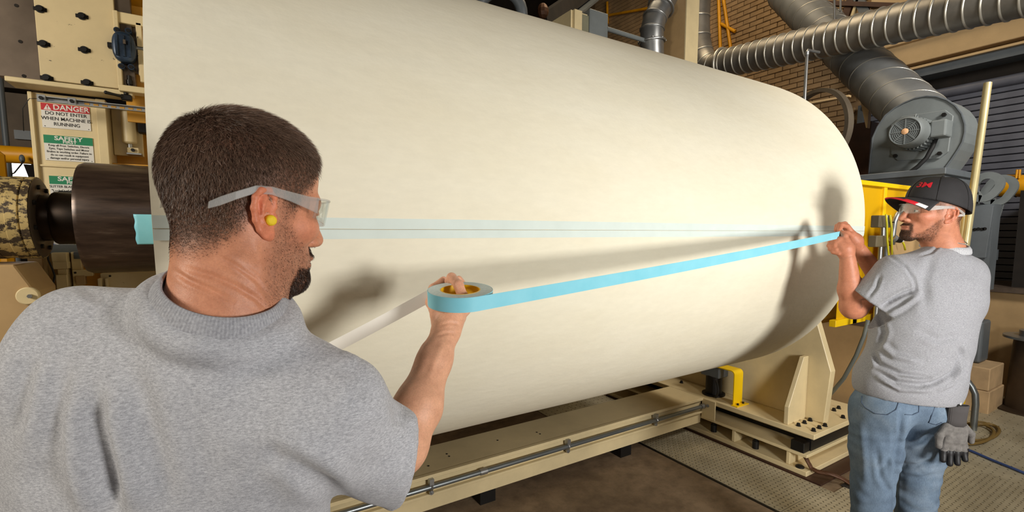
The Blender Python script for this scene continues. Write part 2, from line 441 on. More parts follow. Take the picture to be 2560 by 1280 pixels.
# ================================================================ unwind stand under the far end, and the tie beam
SX = 3.10
stand = thing('roll_stand', (3.45, 2.1, 0), 'cream painted steel stand with stacked base plates under the far roll end', 'machine stand')
MB().box((SX-.015, 1.38, 0), (3.90, 3.3, .012)).build('floor_frame', M['brown'], stand, bevel=.002)
MB().box((SX, 1.475, .012), (3.88, 3.3, .045)).build('base_flange', M['cream'], stand, bevel=.003)
MB().box((SX+.25, 1.7, .045), (3.85, 3.3, .15)).build('base_core', M['cream'], stand)
for y in (1.60, 1.99, 2.37, 2.75):
    MB().box((SX+.012, y-.012, .045), (3.9, y+.012, .135)).build('base_web', M['cream'], stand, bevel=.003)
MB().box((SX, 1.478, .135), (3.88, 3.3, .155)).build('middle_flange', M['cream'], stand, bevel=.002)
MB().box((SX+.20, 1.53, .155), (3.86, 3.3, .205)).build('slide_rail', M['black'], stand)
MB().box((SX+.08, 1.495, .157), (3.7, 1.52, .235)).build('rail_end', M['black'], stand)
MB().box((SX+.005, 1.50, .155), (SX+.075, 1.585, .222)).build('slide_block', M['black'], stand, bevel=.004)
MB().box((SX+.16, 1.52, .20), (3.86, 3.3, .27)).build('slide_carriage', M['cream'], stand)
top = MB().box((SX, 1.442, .268), (3.89, 3.3, .302)).build('top_plate', M['cream'], stand, bevel=.003)
up = MB(); TZ = .302
# upright pedestal plate in the YZ plane, tapering upward
upl = MB().prism([(1.50, TZ), (1.475, .66), (1.62, 1.10), (1.85, 1.42), (2.4, 1.42), (2.75, .9), (2.75, TZ)], 'X', 3.335, 3.395)
upl.build('upright_plate', M['cream'], stand, bevel=.004)
MB().prism([(3.12, TZ), (3.12, .42), (3.275, .735), (3.335, .735), (3.335, TZ)], 'Y', 1.615, 1.645).build('gusset', M['cream'], stand, bevel=.003)
MB().prism([(3.395, TZ), (3.395, .735), (3.5, .70), (3.66, .42), (3.66, TZ)], 'Y', 1.615, 1.645).build('gusset', M['cream'], stand, bevel=.003)
MB().box((3.3, 2.0, 1.05), (3.46, 2.3, 1.72)).cyl((3.28, RD, cz), (3.5, RD, cz), .15, n=40).build('bearing_block', M['cream'], stand, bevel=.006)
bolt = MB().cyl((0, 0, 0), (0, 0, .016), .0125, n=6).cyl((0, 0, .016), (0, 0, .02), .008, n=10)
bolt.cyl((0, 0, -.001), (0, 0, .002), .016, n=16)
b0 = None
def bolts(pts, parent, name='bolt', mat='black'):
    global b0
    for p in pts:
        if b0 is None: b0 = bolt.build(name, M[mat], parent); o = b0
        else:
            o = b0.copy(); COL.objects.link(o); o.name = name; o.parent = parent; o.matrix_parent_inverse = Matrix.Translation(-Vector(parent.location))
        o.location = tuple(map(float, p))
z8 = lambda x, y: (1480+x/2.782, 820+y/2.782)
bolts([at(*z8(*q), 'Z', TZ) for q in ((1435,680),(1477,662),(1516,645),(1540,716),(1580,698),(1620,682),(1745,625),(1682,575),(1715,560))], stand)
bolts([at(*z8(*q), 'Z', TZ) for q in ((622,382),(677,366))], stand)
MB().tube([at(*z8(1258,545), 'Z', TZ+.006), at(*z8(1308,545), 'Z', TZ+.006)], .008, 8).build('loose_stud', M['black'], stand)
for q in ((1120, 830), (830, 700)):
    c = at(*z8(*q), 'X', SX+.02); MB().cyl((c[0]+.03, c[1], .045), (c[0]+.03, c[1], .10), .022, n=14).cyl((c[0]+.03, c[1], .10), (c[0]+.03, c[1], .125), .014, n=6).build('levelling_foot', M['black'], stand, smooth=40)
c = at(*z8(1445, 968), 'Z', .045); MB().lathe(c, (0, 0, 1), [(0, .026), (.008, .026), (.014, .018), (.014, .0)], 20).build('anchor_cap', M['black'], stand, smooth=40)
# guard tab at the beam joint
MB().box((SX-.012, 2.13, .15), (SX-.002, 2.245, .30)).build('joint_plate', M['cream'], stand, bevel=.002)
c = V3(SX-.013, 2.19, .255); MB().cyl(c, c+V3(-.006, 0, 0), .012, n=12).build('joint_bolt', M['steel'], stand)

def strap(x0, y0, w, h, d, name, label):
    """inverted J bracket: foot, upright strap and bent top running back"""
    t = .007; g = thing(name, (x0, y0, TZ), label, 'bracket', 'yellow guard brackets on the stand')
    prof = [(y0-.0, TZ), (y0-.05, TZ), (y0-.05, TZ+t), (y0-.0, TZ+t)]
    MB().box((x0-.02, y0-.045, TZ), (x0+w+.02, y0+t, TZ+t)).build('bracket_foot', M['yellow'], g, bevel=.002)
    pts = []; R = .03
    for k in range(9):
        a = math.pi/2*k/8; pts.append((y0+R-R*math.cos(a), TZ+h-R+R*math.sin(a)))
    inner = [(y0+R-(R-t)*math.cos(math.pi/2*k/8), TZ+h-R+(R-t)*math.sin(math.pi/2*k/8)) for k in range(9)]
    poly = [(y0, TZ)]+pts+[(y0+d, TZ+h), (y0+d, TZ+h-t)]+inner[::-1]+[(y0+t, TZ)]
    MB().prism(poly, 'X', x0, x0+w).build('bracket_strap', M['yellow'], g, smooth=30)
    for sx in (.02, w-.02):
        MB().cyl((x0+sx, y0-.022, TZ+t), (x0+sx, y0-.022, TZ+t+.012), .009, n=6).build('bracket_bolt', M['black'], g)
    return g
p = at(*z8(965, 545), 'Z', TZ); strap(p[0]+.03, p[1]+.0, .105, .255, .16, 'guard_bracket', 'nearer yellow steel strap bracket bolted to the stand plate')
p = at(*z8(775, 445), 'Z', TZ); strap(p[0]+.09, p[1]+.0, .075, .24, .12, 'guard_bracket', 'farther yellow steel strap bracket, half hidden behind the roll edge')
# small black servo motor between the brackets
mo_ = thing('drive_motor', (3.235, 2.25, TZ), 'small black drive motor with hose behind the yellow bracket', 'motor')
MB().cyl((3.235, 2.25, TZ), (3.235, 2.25, TZ+.20), .06, n=24).build('motor_body', M['black'], mo_, bevel=.004)
MB().box((3.175, 2.17, TZ+.15), (3.295, 2.33, TZ+.24)).build('motor_head', M['bluegrey_d'], mo_, bevel=.006)
MB().tube([V3(3.16, 2.18, TZ+.14)+V3(-.02*math.sin(t), -.035*math.sin(t), -.13*t/3) for t in np.linspace(0, 3, 12)], .008, 8).build('motor_hose', M['rubber'], mo_, smooth=180)
MB().cyl((3.235, 2.25, TZ), (3.235, 2.25, TZ+.012), .085, n=28).build('motor_flange', M['black'], mo_)

beam = thing('tie_beam', (1.2, 2.4, .1), 'long cream steel channel beam on the floor below the paper roll', 'beam')
MB().box((-.22, 2.26, .10), (SX-.003, 2.56, .30)).build('beam_body', M['cream'], beam)
MB().box((-.22, 2.235, .282), (SX-.003, 2.262, .302)).build('upper_flange', M['cream'], beam, bevel=.002)
MB().box((-.22, 2.235, .185), (SX-.003, 2.262, .20)).build('lower_flange', M['cream'], beam, bevel=.002)
for x in (-.1, 1.2, 2.3):
    MB().box((x, 2.3, .0), (x+.1, 2.5, .10)).build('beam_foot', M['black'], beam)
for q in ((1117, 1135), (1123, 1141), (1342, 1081), (1350, 1085), (1071, 1165), (1244, 1101)):
    c = at(*q, 'Z', .3); MB().cyl(c, c+V3(0, 0, .0015), .006, n=10).build('drill_hole', M['darkvoid'], beam)
cond = thing('conduit_pipe', (1.2, 2.225, .24), 'grey steel conduit pipe clipped along the front of the cream beam', 'pipe')
YC_, ZC_ = 2.225, .243
MB().cyl((-.22, YC_, ZC_), (SX-.02, YC_, ZC_), .0135, n=18).build('pipe', M['conduit'], cond, smooth=40)
for px in (1208, ):
    x = at(px, 1165, 'Y', YC_)[0]; MB().cyl((x-.022, YC_, ZC_), (x+.022, YC_, ZC_), .0175, n=18).build('coupling', M['steel'], cond, smooth=40)
for px, py in ((1078, 1205), (1420, 1108), (1640, 1040)):
    x = at(px, py, 'Y', YC_)[0]
    c = MB().ring((x, YC_, ZC_), (1, 0, 0), .0165, .005, 20, 6).box((x-.012, YC_-.012, ZC_+.013), (x+.012, YC_+.02, ZC_+.045)).build('pipe_clip', M['steel'], cond, smooth=40)
    MB().cyl((x, YC_-.006, ZC_-.03), (x, YC_+.008, ZC_-.03), .012, n=12).cyl((x, YC_-.012, ZC_-.03), (x, YC_-.004, ZC_-.03), .006, n=6).build('clip_screw', M['steel'], c)
MB().cyl((SX-.05, YC_, ZC_), (SX-.016, YC_, ZC_), .019, n=18).build('coupling', M['steel'], cond, smooth=40)
# earthing cable out of the stand foot into the floor slot
cab = []
pts = [V3(3.16, 1.52, .12), V3(3.15, 1.47, .06), V3(3.15, 1.43, .055), V3(3.18, 1.37, .06), V3(3.22, 1.32, .04), V3(3.25, 1.285, .012)]
gc = thing('earthing_cable', (3.2, 1.4, 0), 'frayed copper earthing cable drooping into a slot in the floor plate', 'cable')
P_ = [pts[0]]
for i in range(len(pts)-1):
    for t in (.33, .66, 1): P_.append(pts[i]*(1-t)+pts[i+1]*t)
M['copper'] = plain('old_copper', S(88, 58, 38), .5, .4, var=.35)
for k in range(7):
    a = k*2*math.pi/7
    MB().tube([p+.010*V3(math.cos(a+i*.7), math.sin(a+i*.7)*.6, math.sin(a+i*.7)*.5) for i, p in enumerate(P_)], .0072, 6).build('strand', M['copper'], gc, smooth=180)
# ================================================================ winder frame at the left, behind the core
def rect(tl, br, Y):
    a = at(*tl, 'Y', Y); b = at(*br, 'Y', Y); return a[0], b[0], b[2], a[2]      # x0, x1, z0, z1
def slab(tl, br, Y, th, name, mat, parent, bevel=.002):
    x0, x1, z0, z1 = rect(tl, br, Y); return MB().box((x0, Y, z0), (x1, Y+th, z1)).build(name, M[mat], parent, bevel=bevel)
M['platemetal'] = plain('worn_bare_plate', S(112, 98, 84), .4, .6, var=.35, vs=5)
frm = thing('winder_frame', (-.5, 2.6, 0), 'cream painted winder column with bolted top plate beside the paper roll', 'machine')
YF = 2.47
x0, x1, z0, z1 = rect((73, -120), (300, 222), YF)
MB().prism([(x0, z0), (x1, z0), (x1, z1), (x0, z1)], 'Y', YF, YF+.03).build('bolted_plate', M['cream_spot'], frm, bevel=.002)
MB().box((x0-.115, YF+.012, z0-.004), (x1+.05, YF+.05, z1)).build('backing_plate', M['platemetal'], frm, bevel=.002)
MB().box((x0-.095, YF-.005, z0-.022), (x1+.04, YF+.10, z0-.0045)).build('plate_ledge', M['cream'], frm, bevel=.002)
wn_ = MB()
slot0 = None
for q in ((100, 23), (205, 41), (109, 110), (211, 125), (117, 195), (218, 207)):
    c = at(*q, 'Y', YF)
    MB().box((c[0]-.019, YF-.0015, c[2]-.007), (c[0]+.019, YF+.001, c[2]+.007)).build('slot', M['darkvoid'], frm, bevel=.004)
    MB().cyl((c[0], YF-.004, c[2]), (c[0], YF+.002, c[2]), .0135, n=20).cyl((c[0], YF-.013, c[2]), (c[0], YF-.003, c[2]), .0095, n=6).build('cap_screw', M['black'], frm)
for q in ((41, 14), (51, 104), (60, 190)):
    c = at(*q, 'Y', YF+.012); MB().cyl((c[0], YF+.0105, c[2]), (c[0], YF+.013, c[2]), .006, n=12).build('drill_hole', M['darkvoid'], frm)
# side block with pump cut-out
x2 = at(300, 100, 'Y', YF)[0]; x3 = at(352, 100, 'Y', YF)[0]+.01
zt = at(300, 30, 'Y', YF)[2]; zb = at(300, 232, 'Y', YF)[2]
MB().box((x2-.015, YF-.012, zb+.02), (x2+.0, YF+.03, zt)).build('side_rib', M['cream_spot'], frm, bevel=.002)
MB().box((x2-.005, YF-.004, at(320, 60, 'Y', YF)[2]), (x3+.03, YF+.03, zt)).build('upper_bridge', M['cream'], frm, bevel=.002)
MB().box((x2-.012, YF-.03, at(320, 233, 'Y', YF)[2]), (x3-.005, YF+.03, at(320, 218, 'Y', YF)[2])).build('lower_bridge', M['cream'], frm, bevel=.002)
MB().box((x2, YF+.045, zb-.1), (x3+.1, YF+.06, zt+.05)).build('recess_back', M['ochre'], frm)
slab((298, 62), (352, 186), YF+.02, .012, 'pump_mount', 'platemetal', frm)
slab((338, 55), (362, 190), YF-.004, .02, 'amber_plate', 'cream_spot', frm)
slab((348, 160), (364, 206), YF-.015, .02, 'edge_strip', 'cream_spot', frm)
# upper rails running to the roll
MB().box((-1.4, YF+.03, z1+.02), (-.13, YF+.10, z1+.06)).build('upper_rail', M['cream'], frm)
slab((74, -30), (235, -2), YF+.05, .03, 'upper_cover', 'cream', frm)
slab((240, -40), (360, 24), YF+.10, .05, 'yellow_rail', 'yellowpipe', frm)
slab((240, 24), (362, 60), YF+.12, .05, 'dark_gap', 'darkvoid', frm)
# column under the plate
YCOL = 2.56
a = at(66, 218, 'Y', YCOL); xl = a[0]; xr = at(262, 240, 'Y', YCOL)[0]; ztop = z0-.03
xa = at(80, 240, 'Y', YCOL)[0]; xb = at(232, 240, 'Y', YCOL)[0]
MB().box((xa-.002, YCOL+.012, .0), (xb+.02, YCOL+.20, ztop)).build('column_web', M['cream'], frm)
MB().box((xl, YCOL, 0), (xa, YCOL+.22, ztop)).build('column_flange', M['cream'], frm, bevel=.002)
MB().box((xb+.006, YCOL, 0), (xr, YCOL+.22, ztop)).build('column_flange', M['cream'], frm, bevel=.002)
zj = at(110, 413, 'Y', YCOL)[2]
MB().box((xa-.004, YCOL+.006, zj-.004), (xb+.006, YCOL+.013, zj+.004)).build('column_weld', M['cream'], frm, bevel=.002)
# ochre recess with a white air cylinder
MB().box((xr+.001, YCOL+.17, 1.2), (-.14, YCOL+.20, ztop)).build('recess_wall', M['ochre'], frm)
MB().box((xr+.001, YCOL+.05, zj+.016), (-.14, YCOL+.17, zj+.03)).build('recess_shelf', M['ochre'], frm)
slab((276, 262), (360, 392), YCOL+.10, .02, 'cylinder_plate', 'cream', frm)
# slotted strut channel across the front
YS = YF-.03
a = at(92, 246, 'Y', YS); b = at(364, 272, 'Y', YS)
zc_ = (a[2]+b[2])/2; h_ = .0095
strut = thing('strut_channel', (a[0], YS, zc_-h_), 'galvanised slotted strut channel bolted across the column above the danger sign', 'channel')
MB().box((a[0], YS, zc_+h_-.003), (-.135, YS+.02, zc_+h_)).box((a[0], YS, zc_-h_), (-.135, YS+.02, zc_-h_+.003)).box((a[0], YS+.017, zc_-h_), (-.135, YS+.02, zc_+h_)).build('channel', M['steel'], strut)
x = at(215, 258, 'Y', YS)[0]
while x < -.15:
    MB().box((x-.008, YS+.0155, zc_-.0035), (x+.008, YS+.0175, zc_+.0035)).build('slot', M['ochre'], strut, bevel=.003); x += .0265
for px in (104, 180):
    x = at(px, 249, 'Y', YS)[0]
    w = MB().box((x-.0125, YS-.003, zc_-.0135), (x+.0115, YS+.001, zc_+.0135)).build('square_washer', M['steel'], strut, bevel=.001)
    MB().cyl((x, YS-.011, zc_), (x, YS-.002, zc_), .0065, n=6).build('bolt_head', M['black'], w)
MB().tube([(a[0]+.01, YS-.002, zc_-.002), (a[0]-.02, YS, zc_-.006), (a[0]-.045, YS+.02, zc_-.04), (a[0]-.05, YS+.03, zc_-.12)], .0012, 6).build('tie_wire', M['black'], strut, smooth=180)

# ---------------------------------------------------------------- printed notices
def lettering(txt, size, x, z, Y, parent, mat, align='CENTER', sx=1., bold=.0, shear=0, name='lettering'):
    cu = bpy.data.curves.new(name, 'FONT'); cu.body = txt; cu.size = size; cu.align_x = align; cu.align_y = 'CENTER'
    cu.offset = bold; cu.shear = shear; cu.extrude = .0002; cu.space_line = .82; cu.resolution_u = 3
    o = bpy.data.objects.new(name, cu); COL.objects.link(o)
    dg = bpy.context.evaluated_depsgraph_get(); me = bpy.data.meshes.new_from_object(o.evaluated_get(dg)); bpy.data.objects.remove(o)
    me.transform(Matrix.Translation((x, Y, z)) @ Matrix.Rotation(math.pi/2, 4, 'X') @ Matrix.Diagonal((sx, 1, 1, 1)))
    return link(name, me, M[mat], parent)
def sign(tl, br, Y, name, label):
    x0, x1, z0, z1 = rect(tl, br, Y); g = thing(name, ((x0+x1)/2, Y, z0), label, 'sign')
    MB().box((x0, Y, z0), (x1, Y+.0015, z1)).build('panel', M['white'], g)
    return g, x0, x1, z0, z1
YN = YCOL+.0095
g, x0, x1, z0, z1 = sign((101, 256), (228, 328), YN, 'danger_sign', 'white sign with red DANGER band, do not enter when machine is running')
w, h = x1-x0, z1-z0; xm = (x0+x1)/2
MB().box((x0, YN-.0006, z1-h*.285), (x1, YN, z1)).build('red_band', M['red'], g)
lettering('DANGER', h*.295, xm+w*.115, z1-h*.145, YN-.0008, g, 'white', bold=.0006, sx=.97)
tx = x0+w*.13; tz = z1-h*.15; q = h*.115
MB().prism([(tx-q*1.05, tz-q), (tx+q*1.05, tz-q), (tx, tz+q)], 'Y', YN-.0009, YN-.0005).build('warning_triangle', M['white'], g)
lettering('!', h*.19, tx, tz-q*.2, YN-.0013, g, 'red', bold=.0004)
for k, tline in enumerate(('DO NOT ENTER', 'WHEN MACHINE IS', 'RUNNING')):
    lettering(tline, h*.195, xm+.0, z1-h*(.40+.215*k), YN-.0006, g, 'ink', bold=.00014, sx=.93)
for sx in (x0+w*.05, x1-w*.05): MB().cyl((sx, YN-.0012, z0+h*.06), (sx, YN+.001, z0+h*.06), .0016, n=8).build('rivet', M['ink'], g)
g, x0, x1, z0, z1 = sign((108, 336), (236, 407), YN, 'safety_sign', 'upper green SAFETY FIRST notice about switches and brakes')
w, h = x1-x0, z1-z0; xm = (x0+x1)/2
MB().box((x0, YN-.0006, z1-h*.32), (x1, YN, z1)).build('green_band', M['green'], g)
lettering('SAFETY', h*.225, xm, z1-h*.115, YN-.0008, g, 'white', bold=.0006, sx=1.16)
lettering('FIRST', h*.15, xm+w*.02, z1-h*.25, YN-.0008, g, 'white', bold=.0004, sx=1.2)
for k, tline in enumerate(('Keep all Prox. Switches, Electric', 'Eyes, Tape Switches and Motor', 'Brakes in working order. Failure to', 'do so can result in equipment', 'damage and/or personal injury.')):
    lettering(tline, h*.112, xm, z1-h*(.40+.125*k), YN-.0006, g, 'ink', sx=.86, bold=.00006)
for sx in (x0+w*.05, x1-w*.05): MB().cyl((sx, YN-.0012, z0+h*.05), (sx, YN+.001, z0+h*.05), .0014, n=8).build('rivet', M['ink'], g)
g, x0, x1, z0, z1 = sign((122, 439), (244, 512), YN, 'safety_sign', 'lower green SAFETY FIRST notice half hidden behind the steel core')
w, h = x1-x0, z1-z0; xm = (x0+x1)/2
MB().box((x0, YN-.0006, z1-h*.29), (x1, YN, z1)).build('green_band', M['green'], g)
lettering('SAFETY', h*.215, xm, z1-h*.105, YN-.0008, g, 'white', bold=.0006, sx=1.16)
lettering('FIRST', h*.14, xm+w*.02, z1-h*.225, YN-.0008, g, 'white', bold=.0004, sx=1.2)
for k, tline in enumerate(('SLITTER BLADES ARE SHARP', '"Lock Out" STOP BUTTON', 'Use Care When')):
    lettering(tline, h*.12, xm, z1-h*(.38+.15*k), YN-.0006, g, 'ink', sx=.86, bold=.00006)
g, x0, x1, z0, z1 = sign((106, 596), (186, 628), YN, 'maker_plate', 'rounded white maker plate with blue wave lines under the chuck shaft')
g['category'] = 'plate'; w, h = x1-x0, z1-z0
for k in range(2): MB().box((x0+w*.12, YN-.0008, z0+h*(.16+.14*k)), (x1-w*.12, YN, z0+h*(.21+.14*k))).build('blue_line', M['blueink'], g)
MB().prism([(x0+w*.25, z0+h*.42), (x0+w*.40, z0+h*.42), (x0+w*.34, z0+h*.62)], 'Y', YN-.0008, YN).build('blue_peak', M['blueink'], g)
lettering('Design, Inc.', h*.24, x0+w*.64, z0+h*.46, YN-.0006, g, 'blueink', sx=.9)

# ---------------------------------------------------------------- hydraulic pump
pump = thing('gear_pump', at(316, 185, 'Y', YF)-V3(0, .02, 0), 'dark blue oily gear pump with ribbed round body on the top plate', 'pump')
M['pumpblue'] = plain('oily_blue_paint', S(44, 58, 76), .35, .35, var=.5, vs=22)
c = at(309, 116, 'Y', YF-.03); rx = (at(341, 116, 'Y', YF-.03)[0]-at(278, 116, 'Y', YF-.03)[0])/2*.96; rz = (at(309, 80, 'Y', YF-.03)[2]-at(309, 156, 'Y', YF-.03)[2])/2
def pill(c, rx, rz, y0, y1, n=28):
    poly = []
    for k in range(n):
        a = 2*math.pi*k/n; e = .55
        poly.append((c[0]+rx*math.copysign(abs(math.cos(a))**.72, math.cos(a)), c[2]+rz*math.copysign(abs(math.sin(a))**.8, math.sin(a))))
    return MB().prism(poly, 'Y', y0, y1)
pill(c, rx, rz, YF-.035, YF+.02).build('pump_body', M['pumpblue'], pump, bevel=.012, seg=3, smooth=45)
pill(c, rx*.98, rz*1.02, YF-.012, YF-.004).build('pump_flange', M['pumpblue'], pump, bevel=.003)
for k in (-.55, 0, .5):
    MB().bar((c[0]+rx*k, YF-.037, c[2]-rz*.7), (c[0]+rx*k, YF-.037, c[2]+rz*.7), .006, .010).build('pump_rib', M['pumpblue'], pump, bevel=.002)
for q in ((294, 78), (322, 80), (305, 168), (329, 170)):
    p = at(*q, 'Y', YF); 
    lug = MB().cyl((p[0], YF-.015, p[2]), (p[0], YF+.02, p[2]), .011, n=18).build('pump_lug', M['pumpblue'], pump, smooth=40)
    MB().cyl((p[0], YF-.018, p[2]), (p[0], YF-.012, p[2]), .0075, n=6).build('lug_bolt', M['black'], lug)
p = at(311, 105, 'Y', YF-.04); MB().box((p[0]-.004, YF-.045, p[2]-.008), (p[0]+.004, YF-.04, p[2]+.008)).build('name_tag', M['platemetal'], pump)
p = at(277, 116, 'Y', YF); MB().box((p[0]-.008, YF-.02, p[2]-.01), (p[0]+.012, YF+.01, p[2]+.01)).build('pump_plug', M['black'], pump, bevel=.002)
p = at(322, 188, 'Y', YF); MB().cyl((p[0], YF+.008, p[2]), (p[0], YF+.008, p[2]-.045), .007, n=14).cyl((p[0], YF+.008, p[2]-.018), (p[0], YF+.008, p[2]-.034), .011, n=14).build('pump_spindle', M['black'], pump, smooth=40)
p = at(347, 121, 'Y', YF); MB().cyl((p[0]-.012, YF, p[2]), (p[0]+.05, YF, p[2]), .008, n=16).build('pump_pipe', M['steel'], pump, smooth=40)
a = at(265, 231, 'Y', YF-.05); b = at(312, 243, 'Y', YF-.01)
hv = thing('hand_valve', b, 'black lever valve handle under the gear pump', 'valve')
MB().tube([a, a*.5+b*.5, b], [.0062, .005, .0055], 10).ball(a, .0068, 10, 8).build('lever', M['black'], hv, smooth=40)
MB().box(b+V3(-.012, -.008, -.012), b+V3(.022, .02, .010)).cyl(b+V3(.004, .006, .01), b+V3(.004, .006, .03), .008, n=12).build('valve_body', M['black'], hv, bevel=.003)
# white air cylinder in the recess
c = at(322, 322, 'Y', YCOL+.07); zt_ = at(322, 282, 'Y', YCOL+.07)[2]; zb_ = at(322, 358, 'Y', YCOL+.07)[2]
ac = thing('air_cylinder', (c[0], c[1], zb_-.03), 'cream upright air cylinder stained with rust in the ochre recess', 'cylinder')
MB().lathe((c[0], c[1], zb_), (0, 0, 1), [(-.004, .014), (0, .022), (.004, .0255), (zt_-zb_, .0255), (zt_-zb_+.003, .02), (zt_-zb_+.008, .02)], 28).build('barrel', M['cream'], ac, smooth=40)
MB().cyl((c[0], c[1], zb_-.02), (c[0], c[1], zb_), .009, n=14).build('rod', M['steel'], ac, smooth=40)
pz = at(333, 376, 'Y', YCOL+.06)
MB().box((pz[0]-.02, YCOL+.055, pz[2]-.011), (pz[0]+.02, YCOL+.10, pz[2]+.011)).build('foot_block', M['cream'], ac, bevel=.002)
MB().cyl((pz[0], YCOL+.046, pz[2]), (pz[0], YCOL+.058, pz[2]), .0075, n=6).build('foot_bolt', M['black'], ac)
MB().box((pz[0]-.022, YCOL+.05, pz[2]-.018), (pz[0]+.028, YCOL+.10, pz[2]-.012)).build('foot_plate', M['steel'], ac)
p = at(355, 320, 'Y', YCOL+.09)
MB().box((p[0]-.012, YCOL+.06, p[2]-.025), (p[0]+.03, YCOL+.11, p[2]+.025)).build('black_coupling', M['black'], ac, bevel=.003)

# ---------------------------------------------------------------- lower left machinery
low = thing('slitter_carriage', (-.5, 2.5, 0), 'cream stepped machine blocks under the steel core at the left', 'machine')
for nm, tl, br, Y, th, mt in (
    ('grey_rail', (102, 612), (205, 633), YCOL-.02, .05, 'bluegrey'),
    ('stack_block', (127, 632), (168, 655), YCOL-.06, .08, 'cream'), ('stack_block', (130, 655), (170, 672), YCOL-.065, .08, 'cream'),
    ('stack_block', (143, 673), (169, 688), YCOL-.055, .08, 'cream'), ('stack_block', (138, 688), (174, 760), YCOL-.07, .08, 'cream'),
    ('side_plate', (176, 630), (212, 760), YCOL-.03, .04, 'cream'), ('dark_port', (183, 630), (210, 647), YCOL-.034, .01, 'bluegrey_d'),
    ('clamp_bar', (180, 676), (232, 690), YCOL-.05, .03, 'cream'), ('clamp_tooth', (188, 690), (214, 712), YCOL-.055, .03, 'tan'),
    ('ochre_gap', (205, 640), (262, 760), YCOL-.0, .02, 'ochre'),
    ('long_block', (250, 684), (398, 760), YCOL-.05, .10, 'cream_spot'), ('small_block', (243, 697), (258, 760), YCOL-.09, .05, 'cream'),
    ('small_block', (262, 696), (275, 760), YCOL-.08, .04, 'cream')):
    slab(tl, br, Y, th, nm, mt, low)
for q, Y in (((188, 682), YCOL-.051), ((275, 690), YCOL-.051)):
    c = at(*q, 'Y', Y); MB().cyl((c[0], Y-.002, c[2]), (c[0], Y+.002, c[2]), .004, n=12).build('drill_hole', M['darkvoid'], low)
x0, x1, z0, z1 = rect((180, 640), (398, 760), YCOL+.05); MB().box((xr+.004, YCOL+.05, 0), (x1, YCOL+.30, z0+.02)).build('carriage_base', M['cream'], low)
MB().box((-.60, YCOL-.06, 0), (x0, YCOL-.0, z0)).build('carriage_leg', M['cream'], low)
arm = thing('chuck_arm', (-.7, 2.1, 0), 'tan painted chuck arm standing at the left frame edge below the chuck', 'machine arm')
YA = 2.02
x1a = at(62, 700, 'Y', YA)[0]
zt_ = at(30, 650, 'Y', YA)[2]
MB().prism([(x1a+.028, 0), (x1a+.02, zt_-.10), (x1a-.02, zt_-.015), (x1a-.4, zt_-.01), (x1a-.4, 0)], 'Y', YA, YA+.22).build('arm_plate', M['tan'], arm, bevel=.004)
c = at(70, 741, 'Y', YA-.02)
MB().lathe((c[0]-.004, YA-.0, c[2]), (0, -1, 0), [(-.005, .027), (.008, .027), (.011, .024), (.011, .0)], 30).build('pivot_disc', M['cream'], arm, smooth=40)
MB().cyl((c[0]+.003, YA-.02, c[2]), (c[0]+.003, YA-.008, c[2]), .0065, n=6).build('pivot_bolt', M['steel'], arm)
x0, x1, z0, z1 = rect((62, 640), (122, 900), YCOL-.045)
MB().box((x0, YCOL-.02, 0), (x1, YCOL+.0, z1)).build('arm_side', M['tan'], arm)
hs = [at(x, y, 'Y', YCOL-.08) for x, y in ((118, 628), (121, 650), (131, 672), (137, 690), (132, 715), (131, 760))]
tag(MB().tube(hs, .0032, 8).build('black_hose', M['rubber'], None, smooth=180), 'thin black hose hanging beside the cream blocks below the chuck', 'hose')
# black stop arm seen above the shaft
a = at(155, 482, 'Y', 2.42); b = at(192, 480, 'Y', 2.42)
tag(MB().bar(a, b+V3(.03, 0, 0), .018, .012).cyl(a+V3(0, .02, -.004), a+V3(0, -.012, -.004), .012, n=14).build('stop_lever', M['black'], None, bevel=.002), 'small black stop lever poking out beside the shaft', 'lever')
# things far behind at the left edge: yellow pipe, bright opening, dark cabinet
p = at(5, 385, 'Y', 3.6); q = at(95, 392, 'Y', 3.6); r_ = .045
pipe = thing('air_pipe', (p[0], 3.6, p[2]-r_), 'yellow horizontal pipe behind the column at the left edge', 'pipe')
MB().cyl((p[0]-.5, 3.6, p[2]), (q[0]+.4, 3.6, p[2]), r_, n=22).build('pipe', M['yellowpipe'], pipe, smooth=40)
c = at(55, 397, 'Y', 3.52); MB().ball(c, (.012, .012, .022), 14, 10).build('pipe_hook', M['bluegrey_d'], pipe, smooth=180)
a = at(-40, 372, 'Y', 3.3); b = at(14, 470, 'Y', 3.3)
tag(MB().box((a[0], 3.3, 0), (b[0], 3.36, a[2])).build('yellow_post', M['yellowpipe'], None, bevel=.02), 'yellow post at the left frame edge behind the chuck', 'post')
w1 = bpy.data.objects.new('window_1', None); COL.objects.link(w1); struct(w1); w1['label'] = 'bright daylight opening far behind the chuck'
a = at(22, 396, 'Y', 6.2); b = at(82, 470, 'Y', 6.2); w1.location = (a[0], 6.2, b[2])
t = NT('daylight_pane'); t.base((1, 1, 1, 1)); t.set(Emission_Color=(1, .98, .96, 1), Emission_Strength=3.0); M['day'] = t.m
MB().box((a[0], 6.2, b[2]-.3), (b[0], 6.21, a[2])).build('window_pane', M['day'], w1)
MB().box((a[0]-.06, 6.17, b[2]-.3), (a[0], 6.22, a[2]+.05)).build('window_frame', M['darkvoid'], w1)
MB().box((a[0]-.06, 6.17, a[2]), (b[0]+.05, 6.22, a[2]+.05)).build('window_frame', M['darkvoid'], w1)
x = at(36, 470, 'Y', 6.1); y_ = at(62, 404, 'Y', 6.1)
tag(MB().tube([at(28, 436, 'Y', 3.5), at(36, 432, 'Y', 3.5), at(55, 409, 'Y', 3.5), at(57, 398, 'Y', 3.52)], .0035, 6).build('hanging_cord', M['black'], None, smooth=180), 'thin cord crossing the bright opening at the left edge', 'cord')
